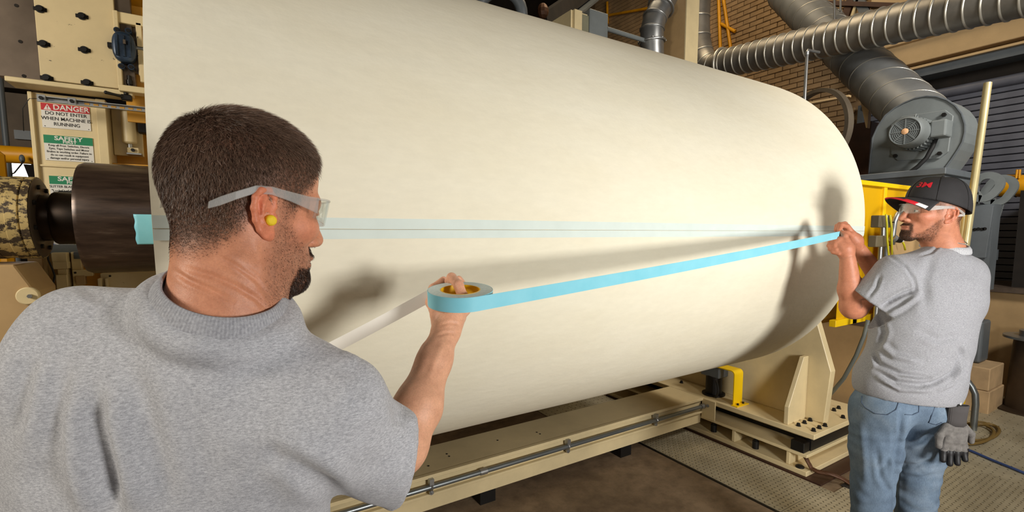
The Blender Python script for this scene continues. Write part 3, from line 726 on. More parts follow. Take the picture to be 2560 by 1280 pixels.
a = at(58, 410, 'Y', 5.0); b = at(120, 420, 'Y', 5.0)
tag(MB().prism([(a[0]-.0, a[2]), (b[0]+.3, a[2]-.02), (b[0]+.3, 0), (at(110, 560, 'Y', 5.0)[0], 0), (at(82, 470, 'Y', 5.0)[0], at(82, 470, 'Y', 5.0)[2])], 'Y', 5.0, 5.06).build('dark_cabinet', M['darkvoid'], None), 'black slanted panel behind the column beside the bright opening', 'panel')
M['greybox'] = plain('dull_grey_cabinet', S(96, 82, 66), .7, var=.25)  # one dull brownish grey with random tone
cb = thing('wall_cabinet', (-1.6, 4.6, 0), 'tall dull grey cabinet behind the column at left', 'cabinet')
a = at(-60, 222, 'Y', 4.6); b = at(90, 372, 'Y', 4.6)
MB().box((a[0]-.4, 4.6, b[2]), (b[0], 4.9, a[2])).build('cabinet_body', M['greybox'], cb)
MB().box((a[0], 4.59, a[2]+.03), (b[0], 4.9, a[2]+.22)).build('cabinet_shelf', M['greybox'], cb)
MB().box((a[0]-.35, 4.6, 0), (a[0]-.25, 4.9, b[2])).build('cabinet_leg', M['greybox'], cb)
c = at(62, 338, 'Y', 4.58); MB().box((c[0]-.05, 4.57, c[2]-.03), (c[0]+.05, 4.6, c[2]+.03)).build('cabinet_latch', M['bluegrey_d'], cb)
tag(MB().cyl((at(10, 300, 'Y', 4.3)[0], 4.3, 0), (at(4, 240, 'Y', 4.3)[0], 4.3, 2.9), .016, n=12).build('drain_pipe', M['bluegrey_d'], None, smooth=40), 'dark vertical pipe at the left frame edge', 'pipe')
# ================================================================ right background
# console / pit wall of tan steel behind the stand
pit = thing('machine_console', (3.98, 1.4, 0), 'low tan steel console wall behind the stand and the standing man', 'console')
MB().box((3.98, 1.19, 0), (4.06, 3.3, .90)).build('console_wall', M['tan'], pit)
M['ledge'] = plain('grimy_ledge', S(86, 72, 60), .6, .2, var=.45, vs=9)
MB().box((3.93, 1.17, .885), (4.15, 3.3, .925)).build('console_ledge', M['ledge'], pit, bevel=.004)
hose = [at(2170, 800, 'X', 3.6), at(2160, 840, 'X', 3.58), at(2140, 890, 'X', 3.56), at(2110, 945, 'X', 3.56), at(2085, 975, 'X', 3.6), at(2072, 990, 'X', 3.66)]
tag(MB().tube(hose, .013, 10).build('grey_hose', plain('grey_rubber_hose', S(92, 96, 90), .55), None, smooth=180), 'grey hose curving down between the stand and the man in the cap', 'hose')
# yellow perforated guard
def mesh_mat():
    t = NT('perforated_yellow_sheet')
    def wave(ax):
        sp = t.n('SeparateXYZ'); t.l(t.tc.outputs['Object'], sp.inputs[0])
        return sp.outputs[ax]
    fx = t.math('SINE', t.math('MULTIPLY', wave(0), 2*math.pi/.020)); fz = t.math('SINE', t.math('MULTIPLY', wave(2), 2*math.pi/.0125))
    hole = t.math('GREATER_THAN', t.math('MULTIPLY', fx, fz), .28)
    tr = t.n('BsdfTransparent'); mx = t.n('MixShader'); out = t.t.nodes['Material Output']
    t.base(S(236, 186, 10)); t.set(Roughness=.45)
    t.l(hole, mx.inputs[0]); t.l(t.b.outputs[0], mx.inputs[1]); t.l(tr.outputs[0], mx.inputs[2]); t.l(mx.outputs[0], out.inputs['Surface'])
    return t.m
M['perf'] = mesh_mat()
YG = 1.55
grd = thing('mesh_guard', (4.0, YG, .92), 'bright yellow framed guard with perforated mesh beside the roll end', 'guard')
gz = at(2200, 458, 'Y', YG)[2]; gx1 = 4.70
MB().box((3.55, YG+.008, .93), (gx1, YG+.011, gz)).build('mesh_sheet', M['perf'], grd)
MB().box((3.5, YG+.10, .93), (gx1, YG+.115, gz-.005)).build('guard_back', plain('guard_back_yellow', S(140, 102, 10), .6, var=.2), grd)
zb_ = at(2160, 463, 'Y', YG)[2]
MB().box((3.5, YG-.012, zb_), (gx1, YG+.03, gz+.005)).build('top_rail', M['yellow'], grd, bevel=.003)
xr0 = at(2207, 500, 'Y', YG)[0]; MB().box((xr0, YG-.008, .93), (xr0+.045, YG+.02, zb_)).build('mid_rail', M['yellow'], grd, bevel=.002)
MB().box((3.74, YG-.012, .925), (3.80, YG+.03, 1.2)).build('corner_rail', M['yellow'], grd, bevel=.002)
MB().box((3.5, YG-.012, .925), (gx1, YG+.03, .97)).build('bottom_rail', M['yellow'], grd, bevel=.002)
# tan panel in front with conduits, switch boxes, yellow wires
YP = 1.40
pa = at(2237, 541, 'Y', YP); pb = at(2420, 800, 'Y', YP)
swp = thing('switch_panel', (pa[0], YP, .9), 'tan steel panel edge behind the chin of the man in the cap', 'panel')
MB().box((pa[0], YP, .93), (at(2395, 700, 'Y', YP)[0], YP+.012, pa[2])).build('panel_sheet', M['tan'], swp, bevel=.002)
YQ = 1.36
bx = thing('junction_box', at(2212, 600, 'Y', YQ), 'pair of grey metal junction boxes joined by conduit on the yellow guard', 'junction box')
M['boxgrey'] = plain('cast_box_grey', S(116, 106, 84), .5, .35, var=.25)
for tl, br, nm in (((2200, 538), (2216, 569), 'upper_box'), ((2193, 589), (2218, 617), 'lower_box')):
    a = at(*tl, 'Y', YQ); b = at(*br, 'Y', YQ); MB().box((a[0], YQ, b[2]), (b[0], YQ+.05, a[2])).build(nm, M['boxgrey'], bx, bevel=.006, seg=2)
a = at(2219, 538, 'Y', YQ-.01); b = at(2227, 569, 'Y', YQ-.01); MB().box((a[0], YQ-.01, b[2]), (b[0], YQ+.03, a[2])).build('switch_plate', M['steel'], bx, bevel=.002)
c = at(2225, 556, 'Y', YQ-.012); MB().box(c+V3(-.004, -.02, -.003), c+V3(.012, 0, .004)).build('toggle', M['black'], bx)
a = at(2208, 566, 'Y', YQ+.02); MB().cyl(a, at(2207, 592, 'Y', YQ+.02), .016, n=14).build('nipple', M['steel'], bx, smooth=40)
a = at(2202, 615, 'Y', YQ+.02); MB().cyl(a, (a[0], a[1], .95), .014, n=14).build('conduit_stub', M['steel'], bx, smooth=40)
a = at(2217, 615, 'Y', YQ+.02); MB().cyl(a, (a[0], a[1], .95), .016, n=14).build('conduit_stub', M['bluegrey_d'], bx, smooth=40)
pts = [at(x, y, 'Y', YQ+.0) for x, y in ((2230, 612), (2233, 580), (2236, 555), (2244, 536), (2258, 523), (2275, 517), (2300, 514))]
tag(MB().tube(pts, .016, 12).build('bent_conduit', M['steel'], None, smooth=180), 'bent galvanised conduit pipe curving behind the safety glasses of the capped man', 'pipe')
a = at(2237, 598, 'Y', YQ-.01); b = at(2256, 601, 'Y', YQ-.03)
pc = thing('plug_connector', a, 'short black cable plug with clear tip beside the junction boxes', 'plug')
MB().cyl(at(2230, 594, 'Y', YQ), a, .026, n=16).build('plug_collar', M['steel'], pc, smooth=40)
MB().cyl(a, a*.3+b*.7, .020, n=16).build('plug_body', M['black'], pc, smooth=40)
MB().cyl(a*.3+b*.7, b, .018, .013, n=16).build('plug_tip', M['white'], pc, smooth=40)
M['wire'] = plain('yellow_green_wire', S(200, 190, 30), .45, var=.2)
for k, line in enumerate((((2215, 536), (2217, 560), (2218, 600), (2222, 640), (2224, 680)), ((2225, 538), (2229, 570), (2229, 600), (2230, 640)), ((2254, 600), (2260, 612), (2263, 625)))):
    lb = ('long yellow wire hanging in front of the junction boxes', 'shorter yellow wire right of the junction boxes', 'yellow wire end drooping from the black plug')[k]
    tag(MB().tube([at(x, y, 'Y', YQ-.02) for x, y in line], .006, 8).build('cable_wire', M['wire'], None, smooth=180), lb, 'wire', 'yellow wires at the junction boxes')

# ---------------------------------------------------------------- blower on its grey platform
BX = 5.0
z4 = lambda x, y: (2040+x/4.267, 200+y/4.267)
plt = thing('blower_platform', (5.3, 1.7, 0), 'dark grey steel platform carrying the blower behind the yellow guard', 'platform')
pz = at(2250, 436, 'X', BX)[2]
MB().box((4.75, 1.40, pz-.05), (5.45, 2.35, pz)).build('deck', M['bluegrey_d'], plt, bevel=.004)
MB().box((4.80, 1.42, pz-.42), (5.4, 2.30, pz-.05)).build('deck_beam', M['bluegrey_d'], plt)
for x in (4.85, 5.3): MB().box((x, 2.1, 0), (x+.1, 2.2, pz-.42)).build('deck_leg', M['bluegrey_d'], plt)
for x in (5.3,): MB().box((x, 1.45, 0), (x+.1, 1.55, pz-.42)).build('deck_leg', M['bluegrey_d'], plt)
blw = thing('blower', (5.2, 1.7, pz), 'large blue-grey centrifugal blower with scroll housing behind the capped man', 'blower')
out = [(565,1010),(585,800),(605,620),(660,500),(740,380),(840,300),(940,245),(1060,195),(1180,172),(1290,178),(1400,215),(1490,275),(1555,360),(1590,470),(1590,560),(1565,660),(1520,740),(1450,845),(1390,925),(1360,975)]
poly = []
for q in out:
    p = at(*z4(*q), 'X', BX); poly.append((p[1], max(p[2], pz)))
poly[0] = (poly[0][0], pz); poly[-1] = (poly[-1][0], pz)
MB().prism(poly, 'X', BX, BX+.34).build('scroll_housing', M['bluegrey'], blw, bevel=.006)
seam = [V3(BX-.004, p[0], p[1]) for p in poly]
MB().tube(seam, .007, 6).build('housing_seam', M['bluegrey_d'], blw, smooth=60)
MB().box((BX-.03, poly[-1][0]-.02, pz), (BX+.40, poly[0][0]+.05, pz+.018)).build('housing_base', M['bluegrey_d'], blw, bevel=.003)
mp = [(800,480),(910,390),(1380,318),(1465,380),(1410,765),(1310,840),(870,860),(800,790)]
pl2 = []
for q in mp: p = at(*z4(*q), 'X', BX-.02); pl2.append((p[1], p[2]))
MB().prism(pl2, 'X', BX-.022, BX-.001).build('motor_plate', M['bluegrey'], blw, bevel=.004)
for q in ((1370, 372), (1322, 785), (850, 810)):
    p = at(*z4(*q), 'X', BX-.024); MB().cyl(p+V3(-.02, 0, 0), p+V3(.003, 0, 0), .016, n=6).build('plate_bolt', M['black'], blw)
# motor: axis along X
pe = at(*z4(945, 548), 'X', BX-.36); my, mz = pe[1], pe[2]; mr = .118
MB().lathe((BX-.022, my, mz), (-1, 0, 0), [(0, mr*.8), (.02, mr*.95), (.20, mr*.95), (.20, mr*1.02), (.30, mr*1.0), (.335, mr*.9), (.34, mr*.86), (.325, mr*.84)], 40).build('motor_shell', M['bluegrey'], blw, smooth=35)
MB().cyl((BX-.345, my, mz), (BX-.33, my, mz), mr*.85, n=36).build('fan_recess', M['darkvoid'], blw)
gr = MB()
for k in range(1, 7): gr.ring((BX-.352, my, mz), (1, 0, 0), mr*(.20+.105*k), .0042, 36, 6)
gr.build('fan_grille', M['bluegrey'], blw, smooth=60)
for k in range(8):
    a = math.pi*2*k/8; MB().bar((BX-.354, my+mr*.18*math.cos(a), mz+mr*.18*math.sin(a)), (BX-.354, my+mr*.84*math.cos(a), mz+mr*.84*math.sin(a)), .007, .007).build('grille_spoke', M['bluegrey'], blw)
MB().lathe((BX-.35, my, mz), (-1, 0, 0), [(0, mr*.2), (.008, mr*.2), (.011, mr*.15), (.012, 0)], 20).build('hub_label', plain('copper_label', S(226, 176, 130), .4), blw, smooth=40)
for k in range(30):
    a = 2*math.pi*k/30; c_, s_ = math.cos(a), math.sin(a)
    MB().bar((BX-.20, my+mr*c_, mz+mr*s_), (BX-.04, my+mr*c_, mz+mr*s_), .008, .018).build('cooling_fin', M['bluegrey'], blw)
MB().ring((BX-.16, my, mz+mr+.02), (0, 1, 0), .018, .006, 18, 6).build('lifting_eye', M['bluegrey'], blw, smooth=60)
a = at(*z4(1300, 530), 'X', BX-.14); MB().box(a+V3(-.07, -.07, -.065), a+V3(.07, .03, .065)).build('terminal_box', M['bluegrey'], blw, bevel=.012, seg=2)
cb_ = [at(*z4(*q), 'X', BX-.10) for q in ((1280,620),(1240,720),(1180,830),(1090,920),(1000,985),(900,1040),(840,1075))]
MB().tube(cb_, .017, 10).build('motor_cable', M['rubber'], blw, smooth=180)

# ---------------------------------------------------------------- ducts
def duct(name, a, b, r, nseam, label, mat='duct', seam='seam', tilt=0., sr=.008):
    a = np.asarray(a, float); b = np.asarray(b, float); d = unit(b-a)
    g = thing(name, (a+b)/2-V3(0, 0, r), label, 'duct')
    MB().cyl(a, b, r, n=40).build('duct_pipe', M[mat], g, smooth=40)
    u0, v0, _ = frame(d); s0 = None
    lp = [d*(tilt*r*math.cos(2*math.pi*q/40))+r*1.004*(u0*math.cos(2*math.pi*q/40)+v0*math.sin(2*math.pi*q/40)) for q in range(40)]
    for k in range(nseam):
        p = a+(b-a)*((k+.5)/nseam)
        if s0 is None: s0 = MB().tube(lp, sr, 6, closed=True).build('seam_ring', M[seam], g, smooth=60); o = s0
        else: o = s0.copy(); COL.objects.link(o)
        o.location = tuple(map(float, p))
    return g
DX = 5.75
duct('spiral_duct', at(1806, 160, 'X', DX)-V3(0, 0, 0), at(2600, -24, 'X', DX-.30), .172, 26, 'long horizontal galvanised spiral duct with bright seams along the far wall', sr=.010)
MB_ = MB()
e0 = at(1806, 160, 'X', DX)
# elbow joining the horizontal duct to the riser behind the cream post
elb = thing('duct_elbow', at(1745, 150, 'X', DX), 'grey segmented duct elbow at the left end of the spiral duct', 'duct')
ep = [e0, at(1782, 166, 'X', DX+.02), at(1765, 160, 'X', DX+.03), at(1752, 135, 'X', DX+.03), at(1745, 95, 'X', DX+.02), at(1744, 45, 'X', DX+.02), at(1750, -60, 'X', DX)]
MB().tube(ep, .158, 28).build('elbow_pipe', M['duct'], elb, smooth=40)
for i in (1, 2, 3, 4, 5): MB().ring(ep[i], ep[min(i+1, 6)]-ep[i-1], .16, .009, 32, 6).build('elbow_seam', M['seam'], elb, smooth=60)
MB().ring(e0, at(2100, 90, 'X', DX)-e0, .19, .02, 36, 8).build('end_collar', M['seam'], elb, smooth=60)
# big dark diagonal duct from the blower up to the roof
da = at(2262, 262, 'X', BX+.62); db = at(1985, 2, 'X', BX+1.75); dd = db+(db-da)*.12; da = da-(db-da)*.10
duct('diagonal_duct', da, dd, .225, 15, 'big dark diagonal spiral duct rising from the blower to the roof', 'duct_dark', 'seam', .45, .0045)
# round grey riser with segmented elbow above the roll
rp = [at(x, y, 'Y', 3.6) for x, y in ((1633, 200), (1632, 150), (1630, 105), (1630, 75), (1637, 45), (1652, 18), (1672, -15), (1700, -60))]
rs = thing('segmented_riser', rp[0]-V3(0, 0, .2), 'silver segmented duct elbow standing above the roll left of the cream post', 'duct')
MB().tube(rp, [.112, .112, .118, .118, .118, .118, .112, .11], 32).build('riser_pipe', M['steel'], rs, smooth=40)
for i, R_ in ((1, .118), (2, .13), (3, .122), (4, .122), (5, .135), (6, .12)):
    MB().ring(rp[i], rp[min(i+1, 7)]-rp[i-1], R_, .007 if i not in (2, 5) else .012, 36, 6).build('riser_band', M['steel'], rs, smooth=60)
for k in range(8):
    a = 2*math.pi*k/8; MB().ball(rp[2]+V3(.135*math.cos(a), .135*math.sin(a), .005), .010, 8, 6).build('band_bolt', M['steel'], rs)
tag(MB().cyl(at(1679, 250, 'Y', 3.9)*V3(1, 1, 0), at(1680, 25, 'Y', 3.9), .05, n=20).build('thin_riser', M['duct_dark'], None, smooth=40), 'thin dark vertical duct between silver riser and cream post', 'duct')
# cream post
YPO = 3.4
a = at(1720, -60, 'Y', YPO); xl_, xr_ = at(1714, 120, 'Y', YPO)[0], at(1745, 120, 'Y', YPO)[0]
pst = thing('frame_post', ((xl_+xr_)/2, YPO, 0), 'tall cream square steel post rising behind the roll', 'post')
MB().box((xl_-.0, YPO, 0), (xr_, YPO+.02, 6.5)).build('post_face', M['cream'], pst, bevel=.003)
MB().box((xl_-.0, YPO+.02, 0), (xl_+.02, YPO+.30, 6.5)).build('post_side', M['tan'], pst)
# cabinets peeping over the roll
a = at(1475, 20, 'Y', 3.5); b = at(1520, 90, 'Y', 3.5)
gb = thing('grey_cabinet', (a[0], 3.5, 0), 'grey metal cabinet top peeping over the paper roll', 'cabinet')
MB().box((a[0], 3.5, 0), (b[0], 3.9, a[2])).build('cabinet_body', M['bluegrey'], gb, bevel=.006)
a2 = at(1437, 22, 'Y', 3.5); b2 = at(1455, 60, 'Y', 3.5)
cb2 = thing('cream_cabinet', (a2[0], 3.5, 0), 'cream metal cabinet corner next to the grey cabinet above the roll', 'cabinet')
MB().box((a2[0]-.02, 3.53, 0), (a[0]-.004, 4.6, a2[2])).build('cabinet_body', M['cream'], cb2)
MB().box((a2[0], 3.50, 0), (b2[0], 3.53, a2[2])).build('cabinet_edge', M['cream'], cb2)
MB().box((b2[0], 3.51, 0), (a[0]-.004, 3.53, a2[2]-.02)).build('cabinet_seal', plain('olive_seal', S(120, 118, 96), .7), cb2)
# dark roof steel and curved dark duct over the roll
tag(MB().ring(at(1250, 40, 'Y', 4.2), ray(1250, 40)*V3(1, 1, 0)+V3(.2, 0, .2), .22, .055, 32, 10).build('curved_duct', M['bluegrey_d'], None, smooth=60), 'dark curved duct ring peeping over the top of the roll', 'duct')
bm_ = thing('roof_girder', at(1440, 10, 'Y', 5.5), 'black roof girder slanting above the cream cabinet', 'girder')
a = at(1360, 55, 'Y', 5.2); b = at(1520, -60, 'Y', 6.6)
MB().bar(a, b, .10, .22).build('girder_flange', M['darkvoid'], bm_); MB().bar(a+V3(.1, 0, -.12), b+V3(.1, 0, -.12), .24, .03).build('girder_web', M['bluegrey_d'], bm_)
tag(MB().cyl(at(1285, -5, 'Y', 4.6), at(1298, 28, 'Y', 4.6), .035, n=14).build('chrome_cylinder', M['steel'], None, smooth=40), 'small shiny steel cylinder end above the roll top', 'cylinder')
tag(MB().ball(at(1357, 28, 'Y', 4.8), (.07, .07, .09), 10, 7).build('copper_fitting', M['copper'], None), 'brown rounded fitting above the roll beside the dark duct', 'fitting')
# yellow tie rods on the brick wall
yr = 7.24
for k, (p, q, lb) in enumerate((((1796, -20), (1801, 132), 'upright yellow roof rod in front of the brick wall'), ((1806, -20), (1828, 130), 'right slanting yellow roof rod in front of the brick wall'),
                          ((1759, 20), (1779, 128), 'left slanting yellow roof rod beside the cream post'), ((1803, 60), (1838, 79), 'short yellow rod stub crossing between the roof rods'),
                          ((1455, 50), (1625, 20), 'yellow rod slanting behind the grey cabinet'), ((1518, 5), (1519, 60), 'upright yellow rod behind the grey cabinet'))):
    tag(MB().cyl(at(*p, 'X', yr if k < 4 else 7.24), at(*q, 'X', yr if k < 4 else 7.24), .026, n=10).build('tie_rod', M['yellowpipe'], None, smooth=40), lb, 'rod', 'yellow roof rods')
tag(MB().cyl(at(1516, 72, 'Y', 3.6), at(1620, 104, 'Y', 3.6), .022, n=12).build('round_bar', M['bluegrey'], None, smooth=40), 'grey bar between the grey cabinet and the silver riser', 'bar')
# pale pipe standing behind the roll shoulder
YV = 2.45
a = at(2011, 300, 'Y', YV); a[2] = 0; b = at(2018, 128, 'Y', YV)
vp = thing('vent_pipe', (b[0], YV, 0), 'thin pale vertical pipe with a bent top behind the roll shoulder', 'pipe')
MB().tube([(b[0], YV, 0), (b[0], YV, b[2]-.01), (b[0]+.012, YV, b[2]+.01), at(2047, 131, 'Y', YV)], .014, 14).build('pipe', M['steel'], vp, smooth=60)
MB().cyl((b[0], YV, b[2]-.035), (b[0], YV, b[2]-.005), .019, n=14).build('pipe_collar', M['steel'], vp, smooth=40)
# big dark wheel ring behind the roll shoulder
wc = at(2035, 330, 'X', 5.0)
wh = thing('ring_wheel', wc-V3(0, 0, .42), 'big dark ring wheel behind the right shoulder of the roll', 'wheel')
MB().lathe(wc, (1, -.35, 0), [(-.03, .40), (.03, .40), (.035, .365), (-.035, .365)], 64, closed=True).build('wheel_rim', plain('dark_wheel_steel', S(98, 88, 74), .5, .4), wh, smooth=40)
MB().bar(at(2005, 262, 'X', 5.5), at(2125, 240, 'X', 5.5), .05, .02).build('wheel_bracket', M['lintel'], wh)
MB().bar((wc[0]+.05, wc[1], 0), (wc[0]+.05, wc[1], wc[2]-.34), .06, .06).build('wheel_stand', M['bluegrey_d'], wh)
# dark column and tan strut beside the roll end, below the diagonal duct
tag(MB().box((6.0, at(2172, 400, 'X', 6.0)[1], 0), (6.3, at(2116, 400, 'X', 6.0)[1], 2.75)).build('dark_column', M['brown'], None), 'dark brown column between the wheel ring and the blower', 'column')
a = at(2152, 258, 'X', 5.8); b = at(2176, 318, 'X', 5.8)
tag(MB().prism([(a[1]+.0, a[2]), (at(2173, 262, 'X', 5.8)[1], a[2]-.05), (at(2168, 320, 'X', 5.8)[1], b[2]), (at(2165, 318, 'X', 5.8)[1], b[2])], 'X', 5.8, 5.86).build('tan_strut', M['lintel'], None), 'tan pointed strut under the diagonal duct', 'strut')
# roof timbers and hangers over the spiral duct
for k, (p, q, w, mt, lb) in enumerate((((2144, -10), (2166, 38), .10, 'bluegrey_d', 'dark slanting roof brace above the spiral duct'), ((2147, -5), (2128, 50), .03, 'cream', 'thin pale slanting rod above the spiral duct'),
        ((2130, -10), (2112, 52), .08, 'brown', 'brown slanting roof timber above the spiral duct'), ((2040, 8), (2260, 16), .10, 'brown', 'brown horizontal roof timber above the spiral duct'))):
    tag(MB().bar(at(*p, 'X', 6.9), at(*q, 'X', 6.9), w, .05).build('roof_brace', M[mt], None), lb, 'brace', 'roof braces')
hg = thing('duct_hanger', at(2086, 130, 'X', 6.1), 'thin steel rod hanger with yoke holding the spiral duct', 'hanger')
MB().cyl(at(2086, -40, 'X', 6.1), at(2086, 130, 'X', 6.1), .012, n=10).build('hanger_rod', M['steel'], hg, smooth=40)
MB().cyl(at(2102, -40, 'X', 6.3), at(2101, 28, 'X', 6.3), .012, n=10).build('hanger_rod', M['steel'], hg, smooth=40)
MB().bar(at(2100, 26, 'X', 6.3), at(2090, 56, 'X', 6.3), .03, .02).bar(at(2101, 26, 'X', 6.3), at(2107, 54, 'X', 6.3), .03, .02).build('hanger_yoke', M['duct_dark'], hg)

# ---------------------------------------------------------------- right edge: poles, lifting lugs, louvred box, pit
a = at(2470, 207, 'X', 4.3); b = at(2416, 600, 'X', 4.22); e = b+(b-a)*(b[2]/(a[2]-b[2]))
tag(MB().tube([e, b, a], .021, 18).build('gold_pole', M['gold'], None, smooth=40), 'tall leaning yellow-zinc pole behind the cap', 'pole', 'yellow-zinc poles')
a2 = at(2419, 470, 'X', 4.5); b2 = at(2407, 600, 'X', 4.45); e2 = b2+(b2-a2)*(b2[2]/(a2[2]-b2[2]))
tag(MB().tube([e2, b2, a2], .018, 18).build('gold_pole', M['gold'], None, smooth=40), 'shorter yellow-zinc pole half hidden behind the capped head', 'pole', 'yellow-zinc poles')
lb = thing('louvred_cabinet', (5.6, 1.25, 0), 'grey steel cabinet with lifting lugs and louvred side right of the capped man', 'cabinet')
LX = 5.6
z5 = lambda x, y: (2360+x/4, 380+y/4)
pf = [at(*z5(*q), 'X', LX) for q in ((230,250),(345,250),(345,520),(495,540),(420,1020),(415,1060),(250,1060))]
MB().prism([(p[1], p[2]) for p in pf], 'X', LX, LX+.04).build('side_plate', M['bluegrey_d'], lb, bevel=.003)
cy_, zb_ = at(*z5(460, 700), 'X', LX)[1], 0
MB().box((LX+.05, at(*z5(470, 700), 'X', LX)[1], 1.06), (LX+.24, at(*z5(240, 700), 'X', LX)[1], at(*z5(400, 520), 'X', LX)[2])).build('cabinet_body', M['bluegrey_d'], lb)
def lug(c1, c2, r_, x, foot, name):
    """flat lifting lug: rounded plate with an elongated hole"""
    P1 = at(*z5(*c1), 'X', x)[1:]; P2 = at(*z5(*c2), 'X', x)[1:]; d = unit(P2-P1); nrm = np.array([-d[1], d[0]])
    def loop(r): return [P2+r*(d*math.cos(a)+nrm*math.sin(a)) for a in np.linspace(-math.pi/2, math.pi/2, 13)]+[P1+r*(d*math.cos(a)+nrm*math.sin(a)) for a in np.linspace(math.pi/2, 1.5*math.pi, 13)]
    I, O = loop(r_*.58), loop(r_*1.25); mb = MB(); n = len(I)
    for X_ in (x, x+.035):
        for p in I: mb.v.append((X_, p[0], p[1]))
        for p in O: mb.v.append((X_, p[0], p[1]))
    for k in range(n):
        j = (k+1) % n; mb.f += [(k, j, n+j, n+k), (2*n+k, 3*n+k, 3*n+j, 2*n+j), (k, 2*n+k, 2*n+j, j), (n+k, n+j, 3*n+j, 3*n+k)]
    mb.build(name, M['bluegrey'], lb, smooth=40)
    F1 = [at(*z5(*q), 'X', x)[1:] for q in foot]
    MB().prism([tuple(p) for p in F1], 'X', x, x+.034).build('lug_plate', M['bluegrey'], lb)
lug((385, 375), (430, 325), .085, LX-.03, ((345, 250), (470, 250), (300, 300), (345, 520)) if False else ((345, 390), (380, 440), (345, 520)), 'lifting_lug')
lug((515, 420), (570, 350), .085, LX+.25, ((470, 450), (520, 470), (462, 530)), 'lifting_lug')
a = at(*z5(500, 520), 'X', LX+.3); b = at(*z5(430, 1060), 'X', LX+.3); n_ = 30
for k in range(n_):
    z = a[2]+(b[2]-a[2])*k/n_; t_ = k/n_
    yl = a[1]+(b[1]-a[1])*t_; yr_ = at(*z5(610-170*t_, 500+540*t_), 'X', LX+.3)[1]
    MB().obox((LX+.28, (yl+yr_)/2, z), (.02, abs(yl-yr_)/2, .006), (V3(1, 0, .5), V3(0, 1, 0), V3(-.5, 0, 1))).build('louvre', M['bluegrey'], lb)
for q in ((310, 775), (345, 770), (382, 772), (408, 768)):
    c = at(*z5(*q), 'X', LX); MB().cyl(c+V3(-.006, 0, 0), c, .014, n=8).build('cabinet_bolt', M['black'], lb)
MB().box((LX+.24, at(*z5(300, 700), 'X', LX)[1], 1.3), (6.36, at(*z5(300, 700), 'X', LX)[1]+.06, 1.4)).build('cabinet_bracket', M['bluegrey_d'], lb)
yp = thing('gas_pipe', at(2540, 465, 'X', 6.6), 'thick yellow pipe with a wire loop at the right frame edge', 'pipe')
a = at(2505, 464, 'X', 6.6); b = at(2640, 466, 'X', 6.6); MB().cyl(a, b, .105, n=24).build('pipe', M['yellowpipe'], yp, smooth=40)
c = at(2546, 464, 'X', 6.6); MB().ring(c, b-a, .107, .006, 28, 6).build('pipe_joint', M['bluegrey_d'], yp, smooth=60)
MB().tube([at(2540, 446, 'X', 6.5), at(2543, 424, 'X', 6.5), at(2550, 424, 'X', 6.5), at(2548, 446, 'X', 6.5)], .009, 8).build('wire_loop', M['yellowpipe'], yp, smooth=60)
# near-black box painting in the shaded bay of the next machine, and the tan plinth below it
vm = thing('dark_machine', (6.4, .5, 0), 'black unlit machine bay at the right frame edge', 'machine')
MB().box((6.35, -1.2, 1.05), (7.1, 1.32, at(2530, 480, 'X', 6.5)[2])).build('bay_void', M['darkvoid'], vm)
pl_ = thing('machine_plinth', (6.3, .6, 0), 'tan plinth with grimy dark ledge behind the wooden block', 'plinth')
MB().box((6.3, 1.02, 0), (6.34, 1.9, 1.0)).build('plinth_face', M['tan'], pl_)
MB().box((6.34, -1.2, 0), (7.0, 1.9, 1.0)).build('plinth_body', M['tan'], pl_)
MB().box((6.22, -1.2, 1.0), (7.1, 1.95, 1.05)).build('plinth_ledge', M['ledge'], pl_, bevel=.004)
# wooden block, grey box, yellow post, grey handle pipe, drum
wa = at(2408, 1035, 'Z', 0); 
wb_ = thing('wooden_block', (5.7, 1.36, 0), 'stacked raw timber blocks on the tread plate right of the man', 'timber')
MB().box((5.55, 1.22, 0), (5.95, 1.62, .20)).build('timber', M['wood'], wb_, bevel=.006)
MB().box((5.55, 1.23, .203), (5.93, 1.62, .40)).build('timber', M['wood'], wb_, bevel=.006)
gb2 = tag(MB().box((5.68, 1.33, .405), (5.9, 1.6, .78)).build('weight_box', M['bluegrey_d'], None, bevel=.02, seg=2), 'grey rounded metal box standing on the timber blocks', 'box')
a = at(2411, 865, 'X', 5.3); b = at(2406, 940, 'X', 5.3)
tag(MB().box((5.28, a[1]-.035, 0), (5.31, a[1]+.09, a[2])).build('yellow_plate', M['yellow'], None, bevel=.002), 'narrow yellow upright plate beside the right hip of the capped man', 'plate')
hp = [at(2404, 930, 'X', 5.0), at(2415, 948, 'X', 5.0), at(2430, 968, 'X', 5.0), at(2438, 985, 'X', 5.0), at(2439, 1010, 'X', 5.0)]
hp.append(V3(hp[-1][0], hp[-1][1], 0)); 
tag(MB().tube(hp, .022, 14).build('bent_rail', M['conduit'], None, smooth=60), 'bent grey pipe rail standing on the tread plate behind the gloves', 'rail')
dr = thing('floor_drum', (5.95, .98, 0), 'dark steel drum with round lid at the right frame edge', 'drum')
MB().lathe((6.0, 1.05, 0), (0, 0, 1), [(0, .26), (.02, .26), (.022, .17), (.62, .15), (.64, .15)], 40).build('drum_body', plain('dark_brown_drum', S(64, 50, 36), .5, .3, var=.3), dr, smooth=40)
MB().lathe((6.0, 1.05, .64), (0, 0, 1), [(0, .22), (.02, .22), (.022, .12), (.07, .12)], 40).build('drum_lid', M['steel'], dr, smooth=40)
